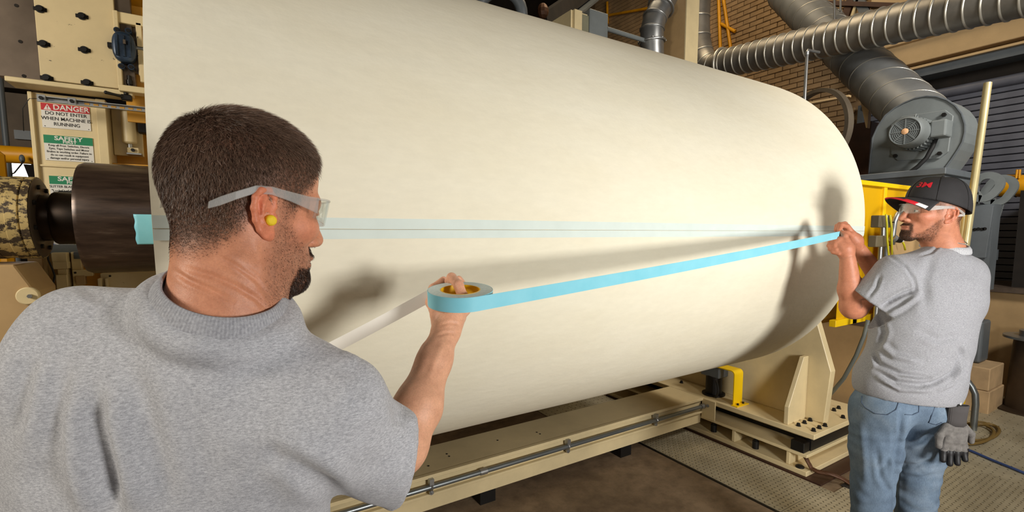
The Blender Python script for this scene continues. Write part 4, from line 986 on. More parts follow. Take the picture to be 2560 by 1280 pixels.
# blue rope and yellow-brown cable on the floor plates
ro = [at(x, y, 'Z', .016) for x, y in ((2290, 1093), (2330, 1100), (2380, 1112), (2430, 1128), (2480, 1150), (2530, 1170), (2600, 1198))]
tag(MB().tube(ro, .009, 8).build('air_line', plain('blue_air_line', S(52, 72, 120), .5), None, smooth=180), 'thin dark blue air line lying across the tread plates', 'hose')
ck = []
c0 = at(2440, 1085, 'Z', .012)
for k in range(60):
    a = 2*math.pi*k/24; R_ = .20+.05*math.sin(k*.37); ck.append(c0+V3(R_*1.5*math.cos(a)+.03*math.sin(k*.2), R_*.42*math.sin(a), .008+.006*(k//24)))
tag(MB().tube(ck, .011, 8).build('coiled_cable', plain('olive_cable', S(116, 92, 44), .55), None, smooth=180), 'coiled olive brown cable on the floor behind the gloves', 'cable')
# ================================================================ implicit-surface modeller for bodies and cloth
class Field:
    def __init__(s, lo, hi, h):
        s.lo = np.asarray(lo, float); s.h = h
        n = np.ceil((np.asarray(hi, float)-s.lo)/h).astype(int)+1
        s.ax = [np.float32(s.lo[i]+h*np.arange(n[i])) for i in range(3)]
        s.V = np.full(n, 1.0, np.float32)
    def sl(s, lo, hi):
        r = []
        for i in range(3):
            a = int(max(0, math.floor((lo[i]-s.lo[i])/s.h))); b = int(min(len(s.ax[i]), math.ceil((hi[i]-s.lo[i])/s.h)+1))
            if b <= a: return None
            r.append(slice(a, b))
        return tuple(r)
    def pts(s, q):
        return s.ax[0][q[0]][:, None, None], s.ax[1][q[1]][None, :, None], s.ax[2][q[2]][None, None, :]
    def put(s, fn, lo, hi, k, mode):
        m = k+3*s.h+.006; q = s.sl(np.asarray(lo)-m, np.asarray(hi)+m)
        if q is None: return
        d = fn(*s.pts(q)).astype(np.float32); V = s.V[q]
        if mode == 'u':
            h = np.maximum(k-np.abs(V-d), 0)/max(k, 1e-6); s.V[q] = np.minimum(V, d)-h*h*k*.25
        elif mode == 's':
            h = np.maximum(k-np.abs(V+d), 0)/max(k, 1e-6); s.V[q] = np.maximum(V, -d)+h*h*k*.25
        elif mode == 'i':
            s.V[q] = np.maximum(V, d)
    def rc(s, a, b, ra, rb=None, k=.01, mode='u', flat=None):
        """tapered capsule; flat=(axis, factor) squeezes it along an axis"""
        rb = ra if rb is None else rb; a = np.asarray(a, float); b = np.asarray(b, float); ab = b-a; L = float(ab@ab)+1e-12
        r = max(ra, rb)
        def fn(X, Y, Z):
            px, py, pz = X-a[0], Y-a[1], Z-a[2]
            t = np.clip((px*ab[0]+py*ab[1]+pz*ab[2])/L, 0, 1)
            dx, dy, dz = px-t*ab[0], py-t*ab[1], pz-t*ab[2]
            d2 = dx*dx+dy*dy+dz*dz
            if flat is not None:
                n, f = flat; q = dx*n[0]+dy*n[1]+dz*n[2]; d2 = d2+q*q*(f*f-1)
            return np.sqrt(d2)-(ra+(rb-ra)*t)
        s.put(fn, np.minimum(a, b)-r, np.maximum(a, b)+r, k, mode)
    def chain(s, P, R, k=.008, mode='u'):
        for i in range(len(P)-1): s.rc(P[i], P[i+1], R[i], R[i+1], k, mode)
    def el(s, c, r, k=.01, mode='u', rot=None):
        c = np.asarray(c, float); r = np.asarray(r, float); Rm = np.eye(3) if rot is None else np.asarray(rot, float)
        def fn(X, Y, Z):
            px, py, pz = X-c[0], Y-c[1], Z-c[2]
            q = [(px*Rm[i][0]+py*Rm[i][1]+pz*Rm[i][2]) for i in range(3)]
            k0 = np.sqrt((q[0]/r[0])**2+(q[1]/r[1])**2+(q[2]/r[2])**2); k1 = np.sqrt((q[0]/r[0]**2)**2+(q[1]/r[1]**2)**2+(q[2]/r[2]**2)**2)+1e-9
            return k0*(k0-1)/k1
        m = np.max(r); m = r if rot is None else np.full(3, m)
        s.put(fn, c-m, c+m, k, mode)
    def bx(s, c, h, rad, rot=None, k=.01, mode='u'):
        c = np.asarray(c, float); h = np.asarray(h, float)-rad; Rm = np.eye(3) if rot is None else np.asarray(rot, float)
        def fn(X, Y, Z):
            px, py, pz = X-c[0], Y-c[1], Z-c[2]
            q = [np.abs(px*Rm[i][0]+py*Rm[i][1]+pz*Rm[i][2])-h[i] for i in range(3)]
            return np.sqrt(sum(np.maximum(t, 0)**2 for t in q))+np.minimum(np.maximum(np.maximum(q[0], q[1]), q[2]), 0)-rad
        e = np.full(3, np.linalg.norm(h+rad)) if rot is not None else h+rad
        s.put(fn, c-e, c+e, k, mode)
    def cut(s, p, n, c=None, r=None):
        """remove the side of a plane that n points to (inside a ball of radius r round c)"""
        p = np.asarray(p, float); n = unit(n); c = p if c is None else np.asarray(c, float); r = r or 10
        q = s.sl(c-r, c+r)
        if q is None: return
        X, Y, Z = s.pts(q); d = ((X-p[0])*n[0]+(Y-p[1])*n[1]+(Z-p[2])*n[2]).astype(np.float32)
        inside = ((X-c[0])**2+(Y-c[1])**2+(Z-c[2])**2) < r*r
        s.V[q] = np.where(inside, np.maximum(s.V[q], d), s.V[q])
    def mesh(s, smooth=1):
        V = s.V; V = np.pad(V, 1, constant_values=1.0); S_ = V < 0; n = np.array(V.shape)-1
        cnt = np.zeros(n, np.uint8)
        for i in (0, 1):
            for j in (0, 1):
                for k in (0, 1): cnt += S_[i:i+n[0], j:j+n[1], k:k+n[2]]
        mask = (cnt > 0) & (cnt < 8); I = np.argwhere(mask); idx = np.full(n, -1, np.int32); idx[mask] = np.arange(len(I))
        acc = np.zeros((len(I), 3)); num = np.zeros(len(I))
        corner = [(i, j, k) for i in (0, 1) for j in (0, 1) for k in (0, 1)]
        vals = {c: V[I[:, 0]+c[0], I[:, 1]+c[1], I[:, 2]+c[2]] for c in corner}
        for c in corner:
            for a in range(3):
                if c[a]: continue
                e = list(c); e[a] = 1; e = tuple(e); v0, v1 = vals[c], vals[e]; m = (v0 < 0) != (v1 < 0)
                t = np.where(m, v0/(v0-v1+1e-20), 0); p = np.tile(np.array(c, float), (len(I), 1)); p[:, a] += t
                acc[m] += p[m]; num[m] += 1
        P = (I+acc/num[:, None]-1)*s.h+s.lo
        Q = []
        for a in range(3):
            b, c = (a+1) % 3, (a+2) % 3
            s0 = [slice(0, n[0]), slice(0, n[1]), slice(0, n[2])]; s1 = list(s0)
            s0[b] = slice(1, n[b]); s0[c] = slice(1, n[c]); s1 = list(s0); s0[a] = slice(0, n[a]); s1[a] = slice(1, n[a]+1)
            A_, B_ = S_[tuple(s0)], S_[tuple(s1)]; E_ = np.argwhere(A_ != B_)
            fl_ = A_[E_[:, 0], E_[:, 1], E_[:, 2]]
            E_ = E_.copy(); E_[:, b] += 1; E_[:, c] += 1
            def id_(db, dc):
                e = E_.copy(); e[:, b] -= db; e[:, c] -= dc; return idx[e[:, 0], e[:, 1], e[:, 2]]
            q = np.stack([id_(1, 1), id_(0, 1), id_(0, 0), id_(1, 0)], 1); q[~fl_] = q[~fl_][:, ::-1]; Q.append(q)
        Q = np.concatenate(Q); Q = Q[(Q >= 0).all(1)]
        for _ in range(smooth): P = lap(P, Q, .5)
        return P, Q
def lap(P, Q, w):
    e = np.concatenate([Q[:, [0, 1]], Q[:, [1, 2]], Q[:, [2, 3]], Q[:, [3, 0]]]); e = np.concatenate([e, e[:, ::-1]])
    n = np.bincount(e[:, 0], minlength=len(P)); A_ = np.stack([np.bincount(e[:, 0], P[e[:, 1], i], len(P)) for i in range(3)], 1)
    return P*(1-w)+w*A_/np.maximum(n, 1)[:, None]
def normals(P, Q):
    fn = np.cross(P[Q[:, 2]]-P[Q[:, 0]], P[Q[:, 3]]-P[Q[:, 1]]); N = np.zeros_like(P)
    for j in range(4):
        for i in range(3): N[:, i] += np.bincount(Q[:, j], fn[:, i], len(P))
    return N/(np.linalg.norm(N, axis=1, keepdims=True)+1e-12)
def join(parts):
    P = []; Q = []; C = []; o = 0
    for p, q, c in parts: P.append(p); Q.append(q+o); C.append(c); o += len(p)
    return np.concatenate(P), np.concatenate(Q), np.concatenate(C)
def field_obj(name, P, Q, C, mat, parent):
    me = bpy.data.meshes.new(name); me.from_pydata(P.tolist(), [], Q.tolist()); me.update()
    if C is not None:
        at_ = me.color_attributes.new('Col', 'FLOAT_COLOR', 'POINT')
        at_.data.foreach_set('color', np.concatenate([C, np.ones((len(C), 1))], 1).astype(np.float32).ravel())
    return link(name, me, mat, parent, smooth=180)
def bounds(pts, m): pts = np.asarray(pts); return pts.min(0)-m, pts.max(0)+m
def lerp(a, b, t): return np.asarray(a)*(1-t)+np.asarray(b)*t
def sstep(a, b, x): t = np.clip((x-a)/(b-a), 0, 1); return t*t*(3-2*t)
def vnoise(P, sc, seed=0):
    """cheap smooth value noise in 3D"""
    r = np.random.default_rng(seed); T = r.random(4096).astype(np.float32)
    q = P*sc; i = np.floor(q).astype(np.int64); f = q-i; f = f*f*(3-2*f); out = 0
    for dx in (0, 1):
        for dy in (0, 1):
            for dz in (0, 1):
                hsh = ((i[:, 0]+dx)*73856093 ^ (i[:, 1]+dy)*19349663 ^ (i[:, 2]+dz)*83492791) % 4096
                out = out+T[hsh]*np.where(dx, f[:, 0], 1-f[:, 0])*np.where(dy, f[:, 1], 1-f[:, 1])*np.where(dz, f[:, 2], 1-f[:, 2])
    return out*2-1
def creases(P, Q, lines, maxd=9.):
    """press folds into the cloth: each line is (points seen in the view, depth in metres, width in metres)"""
    N = normals(P, Q); pr = proj(P); vd = P-CAM; vd /= np.linalg.norm(vd, axis=1, keepdims=True)
    face = sstep(.0, .35, -(vd*N).sum(1))*(pr[:, 2] < maxd); D = np.zeros(len(P)); S2 = FPX/pr[:, 2]
    for pts, amp, w in lines:
        pts = np.asarray(pts, float); best = np.full(len(P), 1e9); tt = np.zeros(len(P)); n = len(pts)-1
        for i in range(n):
            a, b = pts[i], pts[i+1]; ab = b-a; t = np.clip(((pr[:, :2]-a)@ab)/(ab@ab), 0, 1)
            d = np.linalg.norm(pr[:, :2]-a-t[:, None]*ab, axis=1); m = d < best; best[m] = d[m]; tt[m] = (i+t[m])/n
        g = best/S2/w; end = np.minimum(1, np.minimum(tt, 1-tt)*4+.25)
        D += amp*end*(np.exp(-g*g)-.45*np.exp(-(g-1.6)**2*1.2))
    return P+N*(D*face)[:, None]

# ---------------------------------------------------------------- skin, hair and cloth materials
def skin_mat(name):
    t = NT(name); a = t.n('VertexColor'); a.layer_name = 'Col'
    n1 = t.ramp(t.noise(55, 5, .65), [(.3, (.86, .80, .78, 1)), (.7, (1.08, 1.06, 1.05, 1))])
    n2 = t.ramp(t.noise(420, 3, .6), [(.25, (.88, .86, .86, 1)), (.6, (1.03, 1.03, 1.03, 1))])
    t.base(t.mix(1., t.mix(1., a.outputs['Color'], n1, 'MULTIPLY'), n2, 'MULTIPLY'))
    t.set(Roughness=.48); t.b.inputs['Subsurface Weight'].default_value = .12; t.b.inputs['Subsurface Radius'].default_value = (.012, .005, .003)
    t.b.inputs['Subsurface Scale'].default_value = .5; t.b.inputs['Specular IOR Level'].default_value = .35
    h = t.math('ADD', t.noise(650, 2, .5), t.math('MULTIPLY', t.noise(140, 3, .6), .8)); t.bump(h, .22, .0015); return t.m
M['skin'] = skin_mat('skin')
def hair_mat(name):
    t = NT(name); a = t.n('VertexColor'); a.layer_name = 'Col'; t.l(a.outputs['Color'], t.b.inputs['Base Color']); t.set(Roughness=.42); t.b.inputs['Specular IOR Level'].default_value = .35; return t.m
M['hair'] = hair_mat('dark_hair')
def knit_mat(name, lo, mid, hi):
    t = NT(name)
    s1 = t.noise(330, 4, .72, t.mapping((.6, .6, 1.8))); s2 = t.noise(900, 2, .5)
    f = t.math('ADD', t.math('MULTIPLY', s1, .75), t.math('MULTIPLY', s2, .25))
    t.base(t.ramp(f, [(.34, lo), (.5, mid), (.64, hi)])); t.set(Roughness=.9); t.b.inputs['Specular IOR Level'].default_value = .12
    t.b.inputs['Sheen Weight'].default_value = .15
    t.bump(t.math('ADD', s2, t.math('MULTIPLY', t.noise(60, 4, .6), .6)), .25, .002); return t.m
M['heather'] = knit_mat('heather_grey_jersey', S(150, 150, 155), S(184, 184, 188), S(210, 210, 213))
M['heather_l'] = knit_mat('light_heather_jersey', S(128, 128, 132), S(154, 154, 158), S(176, 176, 180))
def rib_mat():
    t = NT('ribbed_collar'); a = t.n('VertexColor'); a.layer_name = 'Col'
    n = t.noise(300, 3, .6); t.base(t.mix(1., a.outputs['Color'], t.ramp(n, [(.35, (.75, .75, .77, 1)), (.65, (1.1, 1.1, 1.1, 1))]), 'MULTIPLY')); t.set(Roughness=.9); t.bump(n, .2, .001); return t.m
M['rib'] = rib_mat()
def denim_mat():
    t = NT('washed_denim')
    f = t.noise(4.5, 5, .6); w = t.noise(420, 2, .5, t.mapping((1, 1, .25)))
    c = t.ramp(f, [(.3, S(80, 95, 114)), (.55, S(114, 132, 150)), (.78, S(154, 167, 179))])
    t.base(t.mix(.35, c, t.ramp(w, [(.3, (.45, .45, .5, 1)), (.7, (1.2, 1.2, 1.2, 1))]), 'MULTIPLY')); t.set(Roughness=.85); t.b.inputs['Specular IOR Level'].default_value = .15
    t.bump(w, .2, .001); return t.m
M['denim'] = denim_mat()
def clear_mat():
    t = NT('clear_polycarbonate'); out = t.t.nodes['Material Output']
    tr = t.n('BsdfTransparent'); tr.inputs[0].default_value = (.93, .95, .95, 1); gl = t.n('BsdfGlossy'); gl.inputs['Roughness'].default_value = .04
    fr = t.n('LayerWeight'); fr.inputs['Blend'].default_value = .28; mx = t.n('MixShader')
    f = t.math('ADD', t.math('MULTIPLY', fr.outputs['Facing'], .38), .05)
    t.l(f, mx.inputs[0]); t.l(tr.outputs[0], mx.inputs[1]); t.l(gl.outputs[0], mx.inputs[2]); t.l(mx.outputs[0], out.inputs['Surface']); return t.m
M['clear'] = clear_mat()
def frost_mat():
    t = NT('milky_clear_frame'); t.base(S(200, 198, 192)); t.set(Roughness=.4); out = t.t.nodes['Material Output']
    tr = t.n('BsdfTransparent'); mx = t.n('MixShader'); mx.inputs[0].default_value = .32
    t.l(tr.outputs[0], mx.inputs[1]); t.l(t.b.outputs[0], mx.inputs[2]); t.l(mx.outputs[0], out.inputs['Surface']); return t.m
M['frost'] = frost_mat()
M['foam'] = plain('yellow_foam', S(250, 214, 40), .7, var=.06, bump=.2, bs=300)

# ---------------------------------------------------------------- head (local axes: x face, y left, z up, metres)
def rotm(az, pitch=0, roll=0):
    ca, sa = math.cos(az), math.sin(az); f = V3(ca*math.cos(pitch), sa*math.cos(pitch), -math.sin(pitch)); l = V3(-sa, ca, 0); u = np.cross(f, l)
    l2 = l*math.cos(roll)+u*math.sin(roll); u2 = u*math.cos(roll)-l*math.sin(roll)
    return np.stack([f, l2, u2])       # rows: local axes in world
def head_field(neck, h=.0023, ear_sides=(1, -1)):
    """neck: list of (local point, radius)"""
    F_ = Field((-.125, -.10, -.24), (.14, .10, .13), h)
    F_.el((-.007, 0, .030), (.091, .0765, .084), .02)
    F_.el((.024, 0, .046), (.068, .064, .060), .03)
    F_.el((.028, 0, -.030), (.062, .060, .082), .03)
    for s in (1, -1):
        F_.rc((-.006, .050*s, -.052), (.074, .012*s, -.100), .021, .018, .022)
        F_.el((.060, .045*s, -.026), (.026, .020, .020), .02)
        F_.rc((.084, .012*s, .014), (.074, .046*s, .012), .010, .011, .014)
        F_.el((-.010, .060*s, -.02), (.035, .014, .04), .02)
    F_.el((.080, 0, -.102), (.020, .022, .017), .018)
    F_.el((.074, 0, -.068), (.026, .032, .026), .016)
    for s in (1, -1): F_.el((.100, .031*s, -.006), (.017, .016, .011), .010, 's')
    F_.rc((.090, 0, .006), (.113, 0, -.038), .0075, .0115, .010)
    for s in (1, -1): F_.el((.100, .0125*s, -.043), (.012, .008, .008), .006)
    for s in (1, -1): F_.el((.109, .007*s, -.050), (.005, .0035, .004), .003, 's')
    F_.el((.0965, 0, -.0675), (.009, .023, .0055), .005); F_.el((.0955, 0, -.0785), (.009, .020, .006), .005)
    F_.el((.106, 0, -.0730), (.008, .026, .0013), .003, 's')
    for s in (1, -1):     # lids
        F_.rc((.0905, .020*s, -.001), (.0850, .043*s, -.002), .0030, .0030, .004); F_.rc((.0900, .021*s, -.013), (.0840, .042*s, -.012), .0028, .0028, .004)
    for (a, ra), (b, rb) in zip(neck[:-1], neck[1:]): F_.rc(a, b, ra, rb, .03)
    return F_
def ear_mesh(side, h=.0012):
    F_ = Field((-.032, -.042, -.022), (.026, .046, .022), h)
    flare = lambda u: .30*(.008-u)
    pt = lambda u, v, w=0: V3(u, v, w+flare(u))
    F_.el(pt(-.002, 0, .000), (.0160, .0280, .0046), .004, rot=[[.96, 0, -.29], [0, 1, 0], [.29, 0, .96]])
    hx = [pt(.004, .002, .000), pt(.012, .010, .002), pt(.012, .022, .003), pt(.004, .031, .004), pt(-.008, .030, .004), pt(-.016, .021, .004), pt(-.019, .008, .004), pt(-.017, -.007, .003), pt(-.011, -.019, .002), pt(-.004, -.027, .001)]
    F_.chain(hx, [.0028, .0034, .0038, .0040, .0040, .0039, .0037, .0034, .0034, .0040], .003)
    ah = [pt(-.001, .021, .003), pt(-.007, .012, .0045), pt(-.0095, 0, .0045), pt(-.007, -.010, .004), pt(-.001, -.016, .003)]
    F_.chain(ah, [.0025, .003, .0032, .0032, .0032], .004)
    F_.el(pt(.003, -.026, 0), (.0075, .0085, .0048), .005)
    F_.el(pt(.002, -.003, .0080), (.0072, .0098, .0085), .004, 's')
    F_.el(pt(-.0115, .012, .006), (.0025, .012, .0035), .002, 's')
    F_.el(pt(.0105, -.005, .0015), (.0042, .0055, .005), .004)
    F_.el(pt(.010, -.004, -.010), (.010, .026, .010), .008)
    P, Q = F_.mesh(1)
    R_ = np.stack([P[:, 0], side*(P[:, 2]+.0735), P[:, 1]-.018], 1)
    a = .16; x, z = R_[:, 0].copy(), R_[:, 2]+.018
    R_[:, 0] = x*math.cos(a)-z*math.sin(a)-.006; R_[:, 2] = x*math.sin(a)+z*math.cos(a)-.018
    return R_, (Q if side < 0 else Q[:, ::-1])
def strands(P, N, Q, dens, length, flow, color, n, seed, lift=.55, wid=.00032):
    """short hairs grown from a surface: dens/length/flow evaluated per face"""
    r = np.random.default_rng(seed); c = P[Q].mean(1); nn = N[Q].mean(1)
    ar = np.linalg.norm(np.cross(P[Q[:, 2]]-P[Q[:, 0]], P[Q[:, 3]]-P[Q[:, 1]]), axis=1)
    w = ar*dens(c); w = w/w.sum(); f = r.choice(len(Q), n, p=w)
    a, b = r.random((n, 1)), r.random((n, 1)); q = Q[f]
    root = P[q[:, 0]]*(1-a)*(1-b)+P[q[:, 1]]*a*(1-b)+P[q[:, 2]]*a*b+P[q[:, 3]]*(1-a)*b; nr = nn[f]
    L = (length(root)*(.65+.6*r.random(n)))[:, None]; fl_ = flow(root)+.28*r.normal(size=(n, 3)); fl_ -= nr*(fl_*nr).sum(1, keepdims=True)
    fl_ /= np.linalg.norm(fl_, axis=1, keepdims=True)+1e-9
    d1 = nr*lift+fl_*(1-lift); d1 /= np.linalg.norm(d1, axis=1, keepdims=True); d2 = nr*(lift*.45)+fl_; d2 /= np.linalg.norm(d2, axis=1, keepdims=True)
    p0 = root-nr*.0006; p1 = root+d1*L*.5; p2 = p1+d2*L*.5
    sd = np.cross(d1, r.normal(size=(n, 3))); sd /= np.linalg.norm(sd, axis=1, keepdims=True)+1e-9; sd *= wid
    Vv = np.stack([p0-sd, p0+sd, p1+sd*.8, p1-sd*.8, p2+sd*.12, p2-sd*.12], 1).reshape(-1, 3); o = 6*np.arange(n)[:, None]
    F4 = np.concatenate([o+[0, 1, 2, 3], o+[3, 2, 4, 5]]); col = color(root, r); C_ = np.repeat(col, 6, axis=0)
    return Vv, F4, C_
def to_world(P, R_, o): return P@R_+o
lin = lambda *c: np.array(S(*c)[:3])
# ================================================================ hands
def hand_chain(F_, pts, rad, k=.004):
    F_.chain([np.asarray(p, float) for p in pts], rad, k)
def legs(hipL, hipR, footL, footR, fwd, pname, person, kneeL=None, kneeR=None, folds=(), h=.0065):
    """jeans and boots down to the floor"""
    kl = lerp(hipL, footL, .52)+fwd*.02 if kneeL is None else kneeL; kr = lerp(hipR, footR, .52)+fwd*.02 if kneeR is None else kneeR
    lo, hi = bounds([hipL, hipR, footL, footR, hipL+V3(0, 0, .2)], .16); lo[2] = .02
    F_ = Field(lo, hi, h); mid = (hipL+hipR)/2
    sd = unit(hipL-hipR)
    F_.el(mid+V3(0, 0, .05), (.155, .118, .13), .03, rot=[sd, np.cross(V3(0, 0, 1), sd), (0, 0, 1)])
    for hp, kn, ft in ((hipL, kl, footL), (hipR, kr, footR)):
        F_.el(hp-fwd*.035+V3(0, 0, -.02), (.086, .095, .10), .03, rot=[sd, np.cross(V3(0, 0, 1), sd), (0, 0, 1)])
        an = ft+V3(0, 0, .09); F_.chain([hp-V3(0, 0, .02), lerp(hp, kn, .5), kn, lerp(kn, an, .45)-fwd*.012, an], [.102, .088, .071, .071, .072], .02)
    F_.cut(V3(mid[0], mid[1], .035), (0, 0, -1))
    P, Q = F_.mesh(2); N = normals(P, Q)
    kz = (kl[2]+kr[2])/2; wz = np.exp(-((P[:, 2]-kz)/.10)**2)*.5+np.exp(-((P[:, 2]-.12)/.10)**2)+np.exp(-((P[:, 2]-mid[2]+.12)/.07)**2)*.5
    wv = np.sin(P[:, 2]*120+6*vnoise(P, 9, 3)+P@(sd*25)); P = P+N*(wv*wz*.0035+vnoise(P, 22, 5)*.003)[:, None]
    if folds: P = creases(P, Q, folds)
    field_obj('jeans', P, Q, None, M['denim'], person)
    for ft in (footL, footR):
        G_ = Field(*bounds([ft, ft+fwd*.2], .09)[:1], bounds([ft, ft+fwd*.2], .09)[1]+V3(0, 0, .08), .006)
        G_.rc(ft+V3(0, 0, .05)-fwd*.05, ft+V3(0, 0, .045)+fwd*.14, .045, .042, .02); G_.rc(ft+V3(0, 0, .06), ft+V3(0, 0, .13), .05, .05, .02); G_.cut(V3(0, 0, .004), (0, 0, -1), c=ft, r=1)
        p, q = G_.mesh(1); field_obj('boot', p, q, None, plain('brown_boot_leather', S(72, 52, 38), .5), person)

SKIN1 = lin(214, 150, 116); SKIN2 = lin(196, 134, 104)
# ================================================================ foreground man, seen from behind
m1 = thing('person', (-.05, .80, 0), 'man in grey T-shirt seen from behind holding a roll of blue tape', 'person')
HO = dep(608, 504, .648); HR = rotm(math.radians(23), math.radians(8), math.radians(2))
loc1 = lambda w: HR@(np.asarray(w)-HO)
nb1 = loc1(dep(566, 830, .64)); nb2 = loc1(dep(520, 960, .66))
F_ = head_field([(V3(-.020, 0, -.035), .056), (V3(-.008, 0, -.085), .059), (lerp(V3(-.008, 0, -.085), nb1, .7), .066), (nb1, .075)])
HP, HQ = F_.mesh(1); HN = normals(HP, HQ)
# nape creases and collarbone muscle
def crease_local(P, N, a, b, amp, w):
    ab = b-a; t = np.clip(((P-a)@ab)/(ab@ab), 0, 1); d = np.linalg.norm(P-a-t[:, None]*ab, axis=1); return P-N*(amp*np.exp(-(d/w)**2)*np.minimum(1, np.minimum(t, 1-t)*5+.1))[:, None]
HPw = to_world(HP, HR, HO)
HPw = creases(HPw, HQ, [([(470, 672), (530, 690), (590, 715), (640, 745), (672, 778)], -.0022, .0035), ([(545, 640), (590, 665), (640, 700), (668, 735)], -.0016, .003), ([(432, 675), (470, 700), (520, 722), (580, 752)], -.002, .0035),
                         ([(650, 600), (668, 650), (682, 700)], -.0015, .006), ([(560, 655), (610, 690), (655, 730)], .0015, .010)])
HP = (HPw-HO)@HR.T
def head_color(P, base, hairc, stub, hairline, beardf):
    C_ = np.tile(base, (len(P), 1)); x, y, z = P.T; ay = np.abs(y)
    red = np.exp(-(((x-.06)/.03)**2+((z+.03)/.025)**2))*.25; C_ *= 1+np.stack([red*.25, -red*.15, -red*.15], 1)
    lip = np.exp(-(((x-.098)/.010)**2+(ay/.02)**4+((z+.073)/.009)**2)); C_ = C_*(1-.55*lip[:, None])+lin(168, 96, 84)*.55*lip[:, None]
    hm = hairline(P); nz = vnoise(P, 700, 2)*.18; m = np.clip(hm*(.85+nz), 0, 1)[:, None]; C_ = C_*(1-m)+hairc*m
    bm = np.clip(beardf(P)*(.75+vnoise(P, 900, 4)*.5), 0, 1)[:, None]; C_ = C_*(1-bm)+stub*bm
    return C_
def hair1(P):
    x, y, z = P.T; ay = np.abs(y)
    # boundary height as a function of x: nape low at the back, over the ears, temple, forehead
    zb = np.interp(x, [-.12, -.085, -.055, -.035, -.012, .012, .020, .034, .045, .060, .075, .09], [-.080, -.080, -.074, -.050, -.012, .004, -.012, -.018, .006, .026, .056, .075])
    return sstep(-.014, .030, z-zb)
def hlen1(P):
    x, y, z = P.T; up = sstep(-.03, .085, z); zb = np.interp(x, [-.12, -.05, 0, .05, .1], [-.06, -.05, .01, .03, .07])
    return .0028+.009*sstep(.0, .08, z-zb)+.008*sstep(.06, .11, z)+.007*sstep(.04, .075, x)*sstep(.03, .06, z)
def hflow1(P):
    x, y, z = P.T; top_ = sstep(.055, .10, z)[:, None]; cr = np.array([-.055, .01, .09])
    rad_ = P-cr; rad_ = rad_/(np.linalg.norm(rad_, axis=1, keepdims=True)+1e-6)
    return rad_*top_+np.stack([x*0+.25, y*0, z*0-1], 1)*(1-top_)
def stub1(P):
    x, y, z = P.T; ay = np.abs(y)
    edge = np.interp(x, [.0, .015, .03, .05, .07, .09, .11], [.0, .004, -.020, -.038, -.050, -.052, -.052])
    return sstep(.006, -.014, z-edge)*sstep(-.150, -.118, z)*sstep(-.005, .018, x)
def goat1(P):
    x, y, z = P.T; ay = np.abs(y)
    g = sstep(-.078, -.088, z)*sstep(.040, .060, x)*sstep(.045, .035, ay)*sstep(-.145, -.12, z)
    mo = sstep(.030, .022, ay)*sstep(-.068, -.062, z)*sstep(-.048, -.055, z)*sstep(.07, .085, x)
    return np.maximum(g, mo*.8)
hc = lin(96, 72, 58)
C1 = head_color(HP, SKIN1, hc, lin(104, 76, 62), hair1, lambda P: np.maximum(.55*stub1(P), .95*goat1(P)))
parts = [(HPw, HQ, C1)]
for s in (1, -1):
    ep_, eq = ear_mesh(s)
    cc = np.tile(SKIN1*np.array([1.10, .86, .82]), (len(ep_), 1)); parts.append((to_world(ep_, HR, HO), eq, cc))
# right arm and hand
RS = dep(842, 1065, .672); RE = dep(1000, 1118, .785); RW = dep(1117, 822, .93)
A_ = Field(*bounds([RS, RE, RW, dep(1090, 690, 1.04), dep(1190, 690, 1.0)], .075), .0032)
md = lambda t: lerp(RE, RW, t)
A_.rc(RS, RE, .046, .043, .02); A_.rc(RE, md(.30)+CR*.003, .041, .0405, .02); A_.rc(md(.30)+CR*.003, md(.7), .0405, .030, .02); A_.rc(md(.7), RW, .030, .0265, .02)
palm = dep(1121, 794, .94)
A_.rc(RW, palm, .0265, .030, .015, flat=(CF, 1.25)); A_.rc(palm, dep(1126, 788, .95), .030, .030, .012, flat=(CF, 1.3))
AP, AQ = A_.mesh(2)
AN = normals(AP, AQ); AP = AP+AN*(vnoise(AP, 60, 8)*.0007)[:, None]
AP = creases(AP, AQ, [([(1092, 838), (1120, 832), (1148, 836)], -.0012, .003), ([(1102, 812), (1126, 806), (1150, 812)], -.0014, .003), ([(1112, 850), (1090, 900), (1070, 950)], .0012, .006)])
parts.append((AP, AQ, np.tile(lin(228, 174, 140), (len(AP), 1))))
H_ = Field(*bounds([palm, dep(1075, 680, 1.05), dep(1190, 680, 1.05), dep(1090, 820, .92)], .03), .0019)
H_.rc(RW, palm, .0262, .0295, .01, flat=(CF, 1.25)); H_.rc(palm, dep(1128, 786, .95), .0295, .031, .01, flat=(CF, 1.3))
H_.rc(dep(1105, 815, .93), dep(1098, 770, .945), .018, .017, .012)
thumb = [dep(1096, 785, .945), dep(1080, 756, .975), dep(1084, 722, 1.03), dep(1109, 701, 1.045)]
hand_chain(H_, thumb, [.016, .0125, .0105, .009], .006)
index = [dep(1142, 775, .945), dep(1157, 742, .945), dep(1146, 712, .955), dep(1129, 694, .985), dep(1121, 703, 1.02)]
hand_chain(H_, index, [.013, .0108, .0100, .0098, .0085], .005)
mid_ = [dep(1150, 785, .965), dep(1172, 768, 1.02), dep(1162, 722, 1.045), dep(1147, 699, 1.045)]
hand_chain(H_, mid_, [.014, .0105, .0098, .0088], .004)
ring_ = [dep(1140, 790, .975), dep(1158, 775, 1.03), dep(1150, 742, 1.05)]
hand_chain(H_, ring_, [.013, .010, .009], .004)
hp_, hq_ = H_.mesh(1); parts.append((hp_, hq_, np.tile(lin(230, 174, 142), (len(hp_), 1))))
